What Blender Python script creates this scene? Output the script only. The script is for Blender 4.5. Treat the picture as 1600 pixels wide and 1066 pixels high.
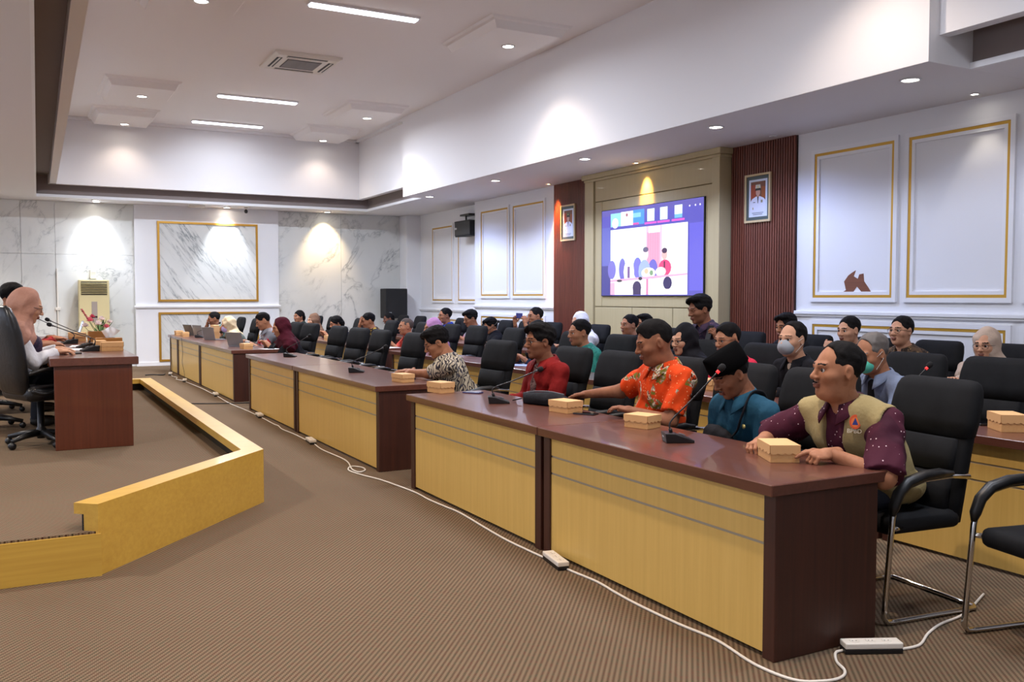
import bpy, bmesh, math, random
import numpy as np
from mathutils import Vector, Matrix, Euler
random.seed(7); np.random.seed(7)
for _o in list(bpy.data.objects): bpy.data.objects.remove(_o)
SC = bpy.context.scene
COL = SC.collection
PI = math.pi

# ------------------------------------------------------------------ camera
cam_d = bpy.data.cameras.new('camera'); cam = bpy.data.objects.new('camera', cam_d); COL.objects.link(cam)
cam_d.sensor_fit = 'HORIZONTAL'; cam_d.sensor_width = 36.0; cam_d.lens = 36.0*1430/1600
cam_d.clip_start = .05; cam_d.clip_end = 100
cam.location = (0, 0, 1.52)
cam.rotation_euler = (PI/2-.0482, 0, -.4956)
SC.camera = cam
# ------------------------------------------------------------------ world, exposure
W = bpy.data.worlds.new('world'); SC.world = W; W.use_nodes = True
W.node_tree.nodes['Background'].inputs[0].default_value = (.75, .8, .9, 1)
W.node_tree.nodes['Background'].inputs[1].default_value = .25
SC.view_settings.view_transform = 'Standard'; SC.view_settings.look = 'None'
SC.view_settings.exposure = 1.84; SC.view_settings.gamma = 1.0
SC.view_settings.use_curve_mapping = False
# lamp powers (lamps themselves are built with their fittings further down)
TUBE_W = 62.0; TRAY_W = 48.0; SOFFIT_W = 52.0; WASH_W = 80.0; FILL_WINDOW_E = 0.8  # last one is the glow of the added fill blinds

# ------------------------------------------------------------------ helpers
def lin(c):
    return tuple((x/255/12.92 if x/255 <= .04045 else ((x/255+.055)/1.055)**2.4) for x in c)
def c4(c): return (*lin(c), 1)
MATS = {}
def mat(name, col=(200,200,200), rough=.5, metal=0, spec=.5, coat=0, emit=None, estr=0, trans=0):
    if name in MATS: return MATS[name]
    m = bpy.data.materials.new(name); m.use_nodes = True; MATS[name] = m
    b = m.node_tree.nodes['Principled BSDF']
    b.inputs['Base Color'].default_value = c4(col); b.inputs['Roughness'].default_value = rough
    b.inputs['Metallic'].default_value = metal; b.inputs['Specular IOR Level'].default_value = spec
    b.inputs['Coat Weight'].default_value = coat
    if emit: b.inputs['Emission Color'].default_value = c4(emit); b.inputs['Emission Strength'].default_value = estr
    return m
class NT:
    def __init__(s, m): s.t = m.node_tree; s.n = s.t.nodes; s.l = s.t.links; s.b = s.n['Principled BSDF']
    def add(s, typ, **kw):
        n = s.n.new(typ)
        for k, v in kw.items():
            if k.startswith('i_'):
                key = k[2:]; key = int(key) if key.isdigit() else key.replace('_', ' ')
                n.inputs[key].default_value = v
            else: setattr(n, k, v)
        return n
    def ln(s, a, b): s.l.new(a, b)
    def coords(s, scale=(1,1,1), rot=(0,0,0), out='Object'):
        tc = s.add('ShaderNodeTexCoord'); mp = s.add('ShaderNodeMapping')
        mp.inputs['Scale'].default_value = scale; mp.inputs['Rotation'].default_value = rot
        s.ln(tc.outputs[out], mp.inputs[0]); return mp.outputs[0]
    def coords2(s, rot, scale):
        v = s.coords((1,1,1), rot); mp = s.add('ShaderNodeMapping'); mp.inputs['Scale'].default_value = scale; s.ln(v, mp.inputs[0]); return mp.outputs[0]
    def ramp(s, fac, stops, interp='LINEAR'):
        r = s.add('ShaderNodeValToRGB'); e = r.color_ramp; e.interpolation = interp
        while len(e.elements) < len(stops): e.elements.new(.5)
        for el, (p, c) in zip(e.elements, stops): el.position = p; el.color = c4(c) if max(c) > 1.01 else (*c, 1)
        s.ln(fac, r.inputs[0]); return r.outputs[0]
    def noise(s, vec, scale, detail=3, rough=.5, dist=0):
        n = s.add('ShaderNodeTexNoise'); n.inputs['Scale'].default_value = scale; n.inputs['Detail'].default_value = detail
        n.inputs['Roughness'].default_value = rough; n.inputs['Distortion'].default_value = dist
        s.ln(vec, n.inputs['Vector']); return n.outputs[0]
    def mix(s, fac, a, b, typ='MIX'):
        m = s.add('ShaderNodeMix', data_type='RGBA', blend_type=typ)
        for i, v in ((0, fac), (6, a), (7, b)):
            if hasattr(v, 'is_output'): s.ln(v, m.inputs[i])
            elif i == 0: m.inputs[i].default_value = v
            else: m.inputs[i].default_value = c4(v)
        return m.outputs[2]
    def math(s, op, a, b=0):
        m = s.add('ShaderNodeMath', operation=op)
        for i, v in ((0, a), (1, b)):
            if hasattr(v, 'is_output'): s.ln(v, m.inputs[i])
            else: m.inputs[i].default_value = v
        return m.outputs[0]
    def bump(s, h, strength=.2, dist=.005):
        b = s.add('ShaderNodeBump'); b.inputs['Strength'].default_value = strength; b.inputs['Distance'].default_value = dist
        s.ln(h, b.inputs['Height']); s.ln(b.outputs[0], s.b.inputs['Normal'])
    def base(s, c): s.ln(c, s.b.inputs['Base Color'])

def m_wood(name, dark, light, axis, rough=.38, scale=1, coat=.15, grain=.5):
    m = mat(name, light, rough, coat=coat); t = NT(m)
    sc = [38, 38, 38]; sc[axis] = 1.3
    v = t.coords(tuple(x*scale for x in sc))
    n = t.noise(v, 1.0, 5, .6, .4); n2 = t.noise(t.coords(tuple(x*scale*.18 for x in sc)), 1.0, 2, .5)
    f = t.math('ADD', t.math('MULTIPLY', n, .7), t.math('MULTIPLY', n2, .3))
    a = .5-.28*grain; t.base(t.ramp(f, [(.5-.28, dark), (.5+.2, light)]))
    t.bump(n, .05, .002); return m
WOOD_V = m_wood('wood_red_vertical', (40,17,9), (72,34,20), 2, .5, coat=.03)
WOOD_Y = m_wood('wood_red_long', (76,42,32), (104,62,49), 1, .3, coat=.3)
WOOD_X = m_wood('wood_red_cross', (76,42,32), (104,62,49), 0, .3, coat=.3)
BEECH_V = m_wood('beech_vertical', (206,168,88), (222,186,106), 2, .42)
BEECH_X = m_wood('beech_long', (184,142,56), (206,166,72), 0, .42)
SLAT = m_wood('slat_wood', (74,36,28), (128,66,48), 2, .45)
CREAM = m_wood('cream_panel', (188,172,130), (198,182,140), 2, .5, grain=.2)
SILVER = mat('aluminium_strip', (168,160,146), .4, .3)
DARKGAP = mat('shadow_gap_black', (20,15,12), .8)
def m_paint(name, col, rough=.6):
    m = mat(name, col, rough); t = NT(m); n = t.noise(t.coords((1,1,1)), 60, 2)
    t.bump(n, .03, .002); return m
WHITE = m_paint('wall_white_paint', (232,232,234)); CEIL = m_paint('ceiling_paint', (242,238,236), .8)
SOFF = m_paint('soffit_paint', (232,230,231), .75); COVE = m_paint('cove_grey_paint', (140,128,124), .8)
TRIMW = mat('moulding_white', (236,236,238), .45); GOLD = mat('gold_paint', (206,160,62), .38, .45)
GOLD2 = mat('gold_frame', (200,150,60), .3, .55)
CHROME = mat('chrome', (200,198,195), .12, 1.0)
BLACKP = mat('black_plastic', (18,18,20), .4); GREYP = mat('grey_plastic', (90,92,96), .45)
WHITEP = mat('white_plastic', (226,220,210), .4); CREAMP = mat('cream_plastic', (222,208,158), .42)
KRAFT = mat('kraft_card', (206,150,92), .75)
def kraft():
    t = NT(KRAFT); n = t.noise(t.coords((1,1,1)), 90, 3); t.base(t.ramp(n, [(.3, (206,156,100)), (.7, (212,163,107))])); t.bump(n, .05, .001)
kraft()
KRAFT2 = mat('kraft_card_pale', (216,170,116), .75)
def m_fabric(name, col, col2=None, rough=.85, sc=900, wr=.35):
    m = mat(name, col, rough, spec=.12); t = NT(m); v = t.coords()
    n = t.noise(v, sc, 2); n2 = t.noise(v, 9, 3, .55)
    c2 = col2 or tuple(min(255, x*1.18+3) for x in col)
    t.base(t.ramp(t.math('ADD', t.math('MULTIPLY', n, .5), t.math('MULTIPLY', n2, .5)), [(.3, col), (.7, c2)]))
    t.bump(t.math('ADD', t.math('MULTIPLY', n, .1), n2), min(wr*1.8,1), .02); return m
CHAIRF = m_fabric('chair_black_fabric', (20,20,22), (32,33,35), .8, 600, .04)
CHAIRS = m_fabric('chair_black_fabric_side', (15,15,17), (25,26,28), .85, 600, .04)
LEATHER = mat('black_leather', (24,24,26), .34)
def leather():
    t = NT(LEATHER); n = t.noise(t.coords(), 26, 4); t.bump(n, .25, .01)
leather()
def carpet(name):
    m = mat(name, (130,104,84), .95, spec=.1); t = NT(m)
    v = t.coords((1,1,1), (0,0,math.radians(39.5)))
    sx = t.add('ShaderNodeSeparateXYZ'); t.ln(v, sx.inputs[0])
    w = t.math('SINE', t.math('MULTIPLY', sx.outputs[0], 2*PI/.022))
    row = t.math('FLOOR', t.math('MULTIPLY', sx.outputs[0], 1/.022))
    d = t.math('SINE', t.math('ADD', t.math('MULTIPLY', sx.outputs[1], 2*PI/.013), t.math('MULTIPLY', row, 2.4)))
    h = t.math('ADD', t.math('MULTIPLY', w, .46), t.math('MULTIPLY', d, .50))
    hh = t.math('ADD', t.math('MULTIPLY', h, .5), .5)
    n = t.noise(v, 28, 3, .6); n2 = t.noise(v, .8, 2)
    dark = t.ramp(n, [(.38, (74,42,32)), (.5, (67,50,38)), (.62, (56,54,40))])
    light = t.ramp(n2, [(.3, (117,100,80)), (.7, (125,107,87))])
    t.base(t.mix(t.ramp(hh, [(.2, (0,0,0)), (.66, (1,1,1))]), dark, light))
    t.bump(hh, .35, .004); return m
CARPET = carpet('ribbed_brown_carpet')
def m_marble(name, vein=(128,134,136), base=(214,216,213), rotx=0.6, diag=False):
    m = mat(name, base, .16, spec=.5, coat=.2); t = NT(m)
    v0 = t.coords((1,1,1), (0, rotx, 0))
    n = t.noise(v0, 1.1, 5, .6)
    if diag:
        v = t.coords2((0, .62, 0), (3.0,3.0,.42)); a = t.noise(v, 1.7, 6, .62, .3)
        va = t.math('ABSOLUTE', t.math('SUBTRACT', a, .5)); f = t.ramp(va, [(0, (1,1,1)), (.018, (.25,.25,.25)), (.06, (0,0,0))])
    else:
        v = t.coords2((0, -.7, 0), (1.5,1.5,.75)); a = t.noise(v, 1.1, 7, .6, .55)
        va = t.math('ABSOLUTE', t.math('SUBTRACT', a, .5)); f = t.ramp(va, [(0, (.95,.95,.95)), (.012, (.3,.3,.3)), (.05, (0,0,0))])
    msk = t.ramp(n, [(.38, (0,0,0)), (.66, (1,1,1))])
    ff = t.mix(1.0, f, msk, 'MULTIPLY')
    cl = t.ramp(t.noise(v0, .7, 4), [(.3, (208,210,207)), (.7, (224,224,220))])
    t.base(t.mix(ff, cl, vein)); return m
MARBLE = m_marble('marble_sheet'); MARBLE_D = m_marble('marble_diagonal_vein', diag=True)

# ---- mesh building
class MB:
    def __init__(s): s.v = []; s.f = []; s.m = []
    def add(s, vs, fs, mi=0):
        o = len(s.v); s.v += [tuple(v) for v in vs]; s.f += [tuple(i+o for i in f) for f in fs]; s.m += [mi]*len(fs); return s
    def box(s, a, b, mi=0):
        (x0,y0,z0),(x1,y1,z1) = a, b
        x0,x1 = sorted((x0,x1)); y0,y1 = sorted((y0,y1)); z0,z1 = sorted((z0,z1))
        return s.add([(x0,y0,z0),(x1,y0,z0),(x1,y1,z0),(x0,y1,z0),(x0,y0,z1),(x1,y0,z1),(x1,y1,z1),(x0,y1,z1)],
              [(0,3,2,1),(4,5,6,7),(0,1,5,4),(1,2,6,5),(2,3,7,6),(3,0,4,7)], mi)
    def prism(s, poly, z0, z1, mi=0):   # poly in xy, ccw
        n = len(poly); vs = [(x,y,z0) for x,y in poly]+[(x,y,z1) for x,y in poly]
        return s.add(vs, [tuple(range(n-1,-1,-1)), tuple(range(n,2*n))]+[(i,(i+1)%n,(i+1)%n+n,i+n) for i in range(n)], mi)
    def tube(s, pts, r, n=8, mi=0, cap=True, closed=False, flat=1.0):
        P = [Vector(p) for p in pts]; N = len(P); rr = r if hasattr(r, '__len__') else [r]*N
        vs = []; up = None
        for i, p in enumerate(P):
            if closed: t = (P[(i+1)%N]-P[i-1]).normalized()
            else: t = (P[min(i+1,N-1)]-P[max(i-1,0)]).normalized()
            if up is None: up = Vector((0,0,1)) if abs(t.z) < .9 else Vector((1,0,0))
            u = t.cross(up).normalized(); w = u.cross(t).normalized(); up = w
            for k in range(n):
                a = 2*PI*k/n; vs.append(p+(u*math.cos(a)+w*math.sin(a)*flat)*rr[i])
        fs = []
        for i in range(N if closed else N-1):
            j = (i+1)%N
            for k in range(n): fs.append((i*n+k, i*n+(k+1)%n, j*n+(k+1)%n, j*n+k))
        if cap and not closed: fs += [tuple(range(n-1,-1,-1)), tuple(range((N-1)*n, N*n))]
        return s.add(vs, fs, mi)
    def lathe(s, prof, c=(0,0,0), n=24, mi=0, axis='z'):   # prof: (r,h)
        vs = []
        for r, h in prof:
            for k in range(n):
                a = 2*PI*k/n; q = (r*math.cos(a), r*math.sin(a), h)
                if axis == 'x': q = (q[2], q[0], q[1])
                elif axis == 'y': q = (q[1], q[2], q[0])
                vs.append((q[0]+c[0], q[1]+c[1], q[2]+c[2]))
        fs = [(i*n+k, i*n+(k+1)%n, (i+1)*n+(k+1)%n, (i+1)*n+k) for i in range(len(prof)-1) for k in range(n)]
        if prof[0][0] > 1e-5: fs.append(tuple(range(n-1,-1,-1)))
        if prof[-1][0] > 1e-5: fs.append(tuple(range((len(prof)-1)*n, len(prof)*n)))
        return s.add(vs, fs, mi)
    def xform(s, M):
        s.v = [tuple(M @ Vector(v)) for v in s.v]; return s
    def mesh(s, name, mats, smooth=False, bevel=0, seg=2):
        me = bpy.data.meshes.new(name); me.from_pydata(s.v, [], s.f)
        for m in (mats if isinstance(mats, (list, tuple)) else [mats]): me.materials.append(m)
        me.polygons.foreach_set('material_index', s.m)
        if bevel:
            bm = bmesh.new(); bm.from_mesh(me); bmesh.ops.remove_doubles(bm, verts=bm.verts, dist=1e-5)
            es = [e for e in bm.edges if len(e.link_faces) == 2 and e.calc_face_angle(0) > .5]
            bmesh.ops.bevel(bm, geom=es, offset=bevel, segments=seg, affect='EDGES', profile=.5, clamp_overlap=True)
            bm.to_mesh(me); bm.free()
        if smooth: me.polygons.foreach_set('use_smooth', [True]*len(me.polygons)); 
        if smooth and bevel: 
            try: me.set_sharp_from_angle(angle=.9)
            except Exception: pass
        me.update(); return me
    def build(s, name, mats, parent=None, smooth=False, bevel=0, seg=2, **kw):
        return link(name, s.mesh(name, mats, smooth, bevel, seg), parent, **kw)
def link(name, data, parent=None, loc=None, label=None, cat=None, group=None, kind=None):
    o = bpy.data.objects.new(name, data); COL.objects.link(o)
    if parent: o.parent = parent
    if loc: o.location = loc
    return tag(o, label, cat, group, kind)
def tag(o, label=None, cat=None, group=None, kind=None):
    if label: o['label'] = label
    if cat: o['category'] = cat
    if group: o['group'] = group
    if kind: o['kind'] = kind
    return o
def thing(name, label, cat, loc=(0,0,0), rz=0, group=None):
    o = link(name, None, None, loc, label, cat, group); o.rotation_euler = (0,0,rz); o.empty_display_size = .1; return o
def dup(root, loc, rz=0, label=None, group=None):
    r = root.copy(); COL.objects.link(r); r.location = loc; r.rotation_euler = (0,0,rz)
    if label: r['label'] = label
    if group: r['group'] = group
    for ch in list(root.children):
        c = ch.copy(); COL.objects.link(c); c.parent = r
        for g in ch.children:
            d = g.copy(); COL.objects.link(d); d.parent = c
    return r
def struct(name, mb, mats, label=None, parent=None, **kw):
    return mb.build(name, mats, parent, label=label, kind='structure', **kw)
def curve_pts(ctrl, n=10):
    """catmull-rom through control points"""
    P = [Vector(p) for p in ctrl]; P = [P[0]*2-P[1]]+P+[P[-1]*2-P[-2]]; out = []
    for i in range(1, len(P)-2):
        for k in range(n):
            t = k/n; a,b,c,d = P[i-1],P[i],P[i+1],P[i+2]
            out.append(.5*((2*b)+(c-a)*t+(2*a-5*b+4*c-d)*t*t+(3*b-a-3*c+d)*t**3))
    out.append(P[-2]); return out
# flat printed art: list of (polygon[(u,v)...], colour); mapped by fn(u,v,layer)->xyz, colours in a vertex-colour attribute
def flat_art(name, items, fn, material, parent):
    vs = []; fs = []; cols = []
    for li, (poly, col) in enumerate(items):
        o = len(vs); vs += [fn(u, v, li) for u, v in poly]; fs.append(tuple(range(o, o+len(poly)))); cols.append(lin(col))
    me = bpy.data.meshes.new(name); me.from_pydata(vs, [], fs); me.materials.append(material)
    at = me.color_attributes.new('print', 'FLOAT_COLOR', 'CORNER'); k = 0; buf = []
    for f, c in zip(fs, cols): buf += [c[0], c[1], c[2], 1.0]*len(f)
    at.data.foreach_set('color', buf); me.update(); return link(name, me, parent)
def m_print(name, emit=0, rough=.3):
    m = mat(name, (200,200,200), rough); t = NT(m); a = t.add('ShaderNodeVertexColor', layer_name='print')
    if emit:
        t.b.inputs['Base Color'].default_value = (.01,.01,.01,1)
        t.ln(a.outputs[0], t.b.inputs['Emission Color']); t.b.inputs['Emission Strength'].default_value = emit
    else: t.base(a.outputs[0])
    return m
PRINT = m_print('printed_paper'); SCREEN = m_print('lit_screen', .46, .15); LAPSCR = m_print('laptop_lit_screen', .3, .2)
def rect(u0, v0, u1, v1): return [(u0,v0),(u1,v0),(u1,v1),(u0,v1)]
def oval(u, v, ru, rv, n=14): return [(u+ru*math.cos(2*PI*k/n), v+rv*math.sin(2*PI*k/n)) for k in range(n)]
def text_mesh(body, size, name='lettering'):
    cu = bpy.data.curves.new(name, 'FONT'); cu.body = body; cu.size = size; cu.align_x = 'CENTER'; cu.extrude = .0004
    o = bpy.data.objects.new(name, cu); COL.objects.link(o)
    dg = bpy.context.evaluated_depsgraph_get(); me = bpy.data.meshes.new_from_object(o.evaluated_get(dg))
    bpy.data.objects.remove(o); return me
# ================================================================== ROOM SHELL
def rect_frame(mb, plane, a0, a1, z0, z1, w, out0, out1, mi=0):
    """mitred rectangular moulding; plane 'y' (front faces -Y at out0) or 'x' (front faces -X)"""
    o = [(a0,z0),(a1,z0),(a1,z1),(a0,z1)]; i = [(a0+w,z0+w),(a1-w,z0+w),(a1-w,z1-w),(a0+w,z1-w)]
    P = (lambda a,z,d: (a,d,z)) if plane == 'y' else (lambda a,z,d: (d,a,z))
    vs = [P(*q,out1) for q in o]+[P(*q,out0) for q in o]+[P(*q,out0) for q in i]+[P(*q,out1) for q in i]; fs = []
    for k in range(4):
        j = (k+1)%4; fs += [(k,j,4+j,4+k),(4+k,4+j,8+j,8+k),(8+k,8+j,12+j,12+k)]
    mb.add(vs, fs, mi)
XL, XR, Y0, YB = -5.0, 8.6, -3.0, 21.6
ZS, ZF, ZC = 3.53, 3.77, 5.12       # soffit, bottom of the coffer fascia, coffer ceiling
floor = struct('floor', MB().box((XL-.2,Y0-.2,-.12),(9.2,YB+.3,0)), CARPET, 'ribbed brown carpet floor')
FILL_WIN = [(-.6,2.0),(3.4,6.0),(7.4,10.0),(11.4,14.0),(15.4,18.0)]; m = MB().box((XL-.2,Y0-.2,0),(XL,YB+.3,.9)).box((XL-.2,Y0-.2,3.0),(XL,YB+.3,5.3)); e_ = [Y0-.2]+[q for w_ in FILL_WIN for q in w_]+[YB+.3]
for k in range(0,len(e_),2): m.box((XL-.2,e_[k],.9),(XL,e_[k+1],3.0))
struct('wall_left', m, WHITE, 'white wall with added fill windows at the left')
FILL_BLIND = mat('fill_glow_blind', (235,238,240), .9, emit=(214,228,255), estr=FILL_WINDOW_E)  # unseen glowing blinds, added as sideways fill for the desk fronts
for k,(a_,b_) in enumerate(FILL_WIN):
    w_ = struct('window_%d'%(k+1), MB().box((XL-.16,a_,.9),(XL-.13,b_,3.0)), FILL_BLIND, 'added fill light shaped as a daylit roller blind, unseen'); fm = MB(); rect_frame(fm,'x',a_,b_,.9,3.0,.07,XL+.02,XL-.16); fm.box((XL-.12,(a_+b_)/2-.03,.95),(XL-.08,(a_+b_)/2+.03,2.95)); fm.build('window_frame', TRIMW, w_)
struct('wall_front', MB().box((XL-.2,Y0-.2,0),(9.2,Y0,5.3)), WHITE, 'white wall behind the camera')
# ---- back wall: marble sheets either side of a white section with gold framed marble
wb = struct('wall_back', MB().box((XL-.2,YB,0),(9.2,YB+.25,5.3)), WHITE, 'back wall with marble sheets and gold frames')
def sheet(x0,x1,z0,z1): MB().box((x0+.003,YB-.02,z0+.003),(x1-.003,YB,z1-.003)).build('marble_sheet', MARBLE, wb, bevel=.002, seg=1)
for x0,x1 in ((-3.4,-1.6),(-1.6,.1),(.1,.737),(.737,2.28)):
    sheet(x0,x1,0,2.42); sheet(x0,x1,2.42,ZS)
for x0,x1 in ((5.41,6.95),(6.95,8.47)): sheet(x0,x1,0,ZS)
MB().box((2.28,YB-.12,0),(5.41,YB,ZS)).build('white_section', WHITE, wb)
for z0,z1 in ((1.416,3.185),(.09,1.18)):
    MB().box((2.77,YB-.135,z0+.02),(4.90,YB-.12,z1-.02)).build('marble_inlay', MARBLE_D, wb)
    m = MB(); rect_frame(m,'y',2.745,4.925,z0,z1,.045,YB-.16,YB-.12); m.build('gold_frame', GOLD2, wb)
m = MB(); m.box((2.25,YB-.165,1.285),(5.44,YB-.12,1.33)); m.box((2.26,YB-.15,1.265),(5.43,YB-.12,1.287)); m.build('chair_rail', TRIMW, wb, bevel=.008)
m = MB().box((XL,YB-.035,0),(2.28,YB-.02,.10)).box((2.28,YB-.14,0),(5.41,YB-.12,.08)).box((5.41,YB-.035,0),(8.47,YB-.02,.1))
struct('baseboard_back', m, TRIMW, 'low white baseboard along the back wall')
struct('wall_corner_column', MB().box((8.47,21.15,0),(8.95,YB,ZS)), WHITE, 'white square column in the far right corner', bevel=.01)
# ---- right wall
wr = struct('wall_right', MB().box((XR,Y0,0),(9.1,17.57,5.3)).box((8.85,17.57,0),(9.1,YB,5.3)), WHITE, 'white panelled wall at the right')
def wall_panel(x, y0, y1, z0, z1):
    m = MB(); rect_frame(m,'x',y0-.05,y1+.05,z0-.05,z1+.05,.05,x-.03,x); rect_frame(m,'x',y0+.03,y1-.03,z0+.03,z1-.03,.04,x-.02,x)
    m.build('panel_moulding', TRIMW, wr)
    m = MB(); rect_frame(m,'x',y0,y1,z0,z1,.032,x-.022,x); m.build('gold_bead', GOLD, wr)
for y0,y1 in ((6.97,8.12),(5.62,6.78),(4.28,5.43),(2.94,4.09)): wall_panel(XR,y0,y1,1.51,3.25)
wall_panel(XR,5.62,8.12,.25,1.19); wall_panel(XR,2.94,5.43,.25,1.19)
for y0,y1 in ((16.04,17.23),(14.64,15.83)): wall_panel(XR,y0,y1,1.54,3.29)
wall_panel(XR,14.64,17.23,.25,1.12)
for y0,y1 in ((19.22,20.36),(17.75,18.90)): wall_panel(8.85,y0,y1,1.43,3.16)
wall_panel(8.85,17.75,20.36,.25,1.0)
def rail(x,y0,y1,z): MB().box((x-.045,y0,z-.02),(x,y1,z+.025)).box((x-.03,y0,z-.045),(x,y1,z-.02)).build('chair_rail', TRIMW, wr, bevel=.008)
rail(XR,Y0,8.414,1.325); rail(XR,14.25,17.57,1.325); rail(8.85,17.57,21.15,1.215)
struct('baseboard_right', MB().box((XR-.02,Y0,0),(XR,17.57,.1)).box((8.83,17.57,0),(8.85,21.15,.1)), TRIMW, 'white baseboard along the right wall')
# patch where the paint has come off: brown plywood showing
stain = [(7.70,1.565),(7.63,1.60),(7.66,1.70),(7.60,1.77),(7.55,1.80),(7.49,1.83),(7.52,1.76),(7.46,1.73),(7.44,1.78),(7.38,1.79),(7.37,1.70),(7.31,1.63),(7.27,1.575),(7.40,1.575),(7.47,1.64),(7.53,1.57)]
BARE = m_wood('bare_plywood', (104,62,44), (136,84,60), 1, .8)
struct('paint_patch', MB().add([(XR-.003,y,z) for y,z in stain]+[(XR,y,z) for y,z in stain], [tuple(range(len(stain)))]+[(i,(i+1)%len(stain),(i+1)%len(stain)+len(stain),i+len(stain)) for i in range(len(stain))]), BARE, None, wr)
# slatted wood panels
for y0,y1 in ((8.414,9.605),(13.0,14.25)):
    p = struct('wall_slat_panel', MB().box((XR-.02,y0,0),(XR,y1,ZS)), mat('slat_backing',(38,18,14),.7), 'reddish slatted wood panel '+('right' if y0<9 else 'left')+' of the cream screen wall')
    m = MB(); y = y0+.008
    while y < y1-.03: m.box((XR-.045,y,0),(XR-.02,y+.027,ZS)); y += .043
    m.build('slats', SLAT, p, kind='stuff')
# cream screen wall
cw = struct('wall_screen_surround', MB().box((8.425,9.62,0),(XR,12.92,ZS)), mat('cream_groove',(120,100,60),.7), 'cream panelled wall section behind the screen')
def cp(n,y0,y1,z0,z1,x=8.40): MB().box((x,y0+.006,z0+.006),(XR,y1-.006,z1-.006)).build(n, CREAM, cw, bevel=.004, seg=1)
cp('pilaster',12.67,12.94,0,3.44,8.37); cp('pilaster',9.596,9.76,0,3.44,8.37)
cp('top_panel',9.76,12.67,3.07,3.42); cp('side_panel',12.46,12.67,1.36,3.07); cp('screen_panel',9.76,12.46,1.36,3.07)
for y0,y1 in ((11.62,12.67),(10.62,11.62),(9.76,10.62)): cp('base_panel',y0,y1,.1,1.36)
MB().box((8.33,9.55,3.45),(XR,12.98,ZS)).box((8.36,9.58,3.41),(XR,12.95,3.45)).build('crown', CREAM, cw, bevel=.01)
# ---- ceilings
ce = struct('ceiling', MB().box((XL-.2,Y0-.2,ZC),(9.2,YB+.3,ZC+.15)), CEIL, 'raised coffer ceiling')
sl = (0.36-.12)/(20.64-7.1)
lipx = lambda y: .36+(y-20.64)*sl
fx = lambda y: .74+(y-20.2)*((.737-.53)/(20.2-7.74))
so = MB().prism([(XL,Y0),(lipx(Y0),Y0),(lipx(20.75),20.75),(XL,20.75)], ZS, 3.98)
so.box((XL,20.75,ZS),(9.0,YB+.1,3.98)); so.box((7.36,17.39,ZS),(9.0,20.75,3.98)); so.box((7.50,Y0,ZS),(9.0,5.28,3.98))
so = struct('ceiling_soffit', so, SOFF, 'lower white soffit around the coffer')
struct('ceiling_bulkhead', MB().box((6.9,5.28,ZS),(9.0,17.39,ZC+.1)), SOFF, 'deep white bulkhead above the rear rows', bevel=.004)
# grey cove band behind the fascia, and its roof
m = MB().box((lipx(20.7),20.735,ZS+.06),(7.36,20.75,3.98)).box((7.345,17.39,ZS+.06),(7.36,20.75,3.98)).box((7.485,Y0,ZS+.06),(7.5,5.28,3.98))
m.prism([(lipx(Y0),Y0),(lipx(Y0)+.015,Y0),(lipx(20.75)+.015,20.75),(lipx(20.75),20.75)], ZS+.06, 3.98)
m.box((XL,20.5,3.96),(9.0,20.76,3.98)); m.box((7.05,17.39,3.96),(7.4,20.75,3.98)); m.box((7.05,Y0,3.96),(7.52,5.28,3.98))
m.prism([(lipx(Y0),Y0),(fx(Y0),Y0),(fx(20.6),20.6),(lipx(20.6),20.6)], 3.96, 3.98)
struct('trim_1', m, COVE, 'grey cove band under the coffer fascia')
m = MB().box((lipx(20.7),20.70,ZS),(7.40,20.75,ZS+.055)).box((7.31,17.39,ZS),(7.36,20.72,ZS+.055)).box((7.45,Y0,ZS),(7.5,5.28,ZS+.055))
m.prism([(lipx(Y0),Y0),(lipx(Y0)+.03,Y0),(lipx(20.75)+.03,20.75),(lipx(20.75),20.75)], ZS, ZS+.05)
struct('trim_2', m, TRIMW, 'white lip moulding along the soffit edge')
m = MB().box((.6,20.45,ZF),(7.15,20.58,ZC)).box((7.03,17.39,ZF),(7.16,20.5,ZC)).box((7.03,Y0,ZF),(7.16,5.28,ZC))
m.prism([(fx(Y0)-.12,Y0),(fx(Y0),Y0),(fx(20.6),20.6),(fx(20.6)-.12,20.6)], ZF, ZC)
struct('ceiling_fascia', m, SOFF, 'white upright fascia of the ceiling coffer')
m = MB().box((.6,20.36,ZC-.06),(7.1,20.45,ZC)).box((6.94,17.39,ZC-.06),(7.03,20.45,ZC)); struct('trim_3', m, SOFF, 'crown moulding at the top of the coffer')
# dropped square plinths on the ceiling, with a downlight each
def tray(cx, y0, y1):
    a = [(cx-.6,y0),(cx+.6,y0),(cx+.6,y1),(cx-.6,y1)]
    def rim(i0,i1,z0,z1):
        o = [(cx-.6+i0,y0+i0),(cx+.6-i0,y0+i0),(cx+.6-i0,y1-i0),(cx-.6+i0,y1-i0)]; n = [(cx-.6+i1,y0+i1),(cx+.6-i1,y0+i1),(cx+.6-i1,y1-i1),(cx-.6+i1,y1-i1)]
        return [(x,y,z0) for x,y in o]+[(x,y,z1) for x,y in n]
    m = MB()
    for i0,i1,z0,z1 in ((0,.02,ZC,ZC-.03),(.02,.06,ZC-.03,ZC-.045),(.06,.11,ZC-.045,ZC-.14)):
        m.add(rim(i0,i1,z0,z1), [(k,(k+1)%4,(k+1)%4+4,k+4) for k in range(4)])
    q = rim(.11,.11,ZC-.14,ZC-.14)[:4]; m.add(q, [(0,1,2,3)])
    m.build('ceiling_plinth', CEIL, ce)
TRAYS = [(x,y0,y1) for x in (1.93,6.0) for y0,y1 in ((16.28,17.9),(18.93,20.36),(10.5,12.1),(4.9,6.5),(2.1,3.7))]
for t_ in TRAYS: tray(*t_)
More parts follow.
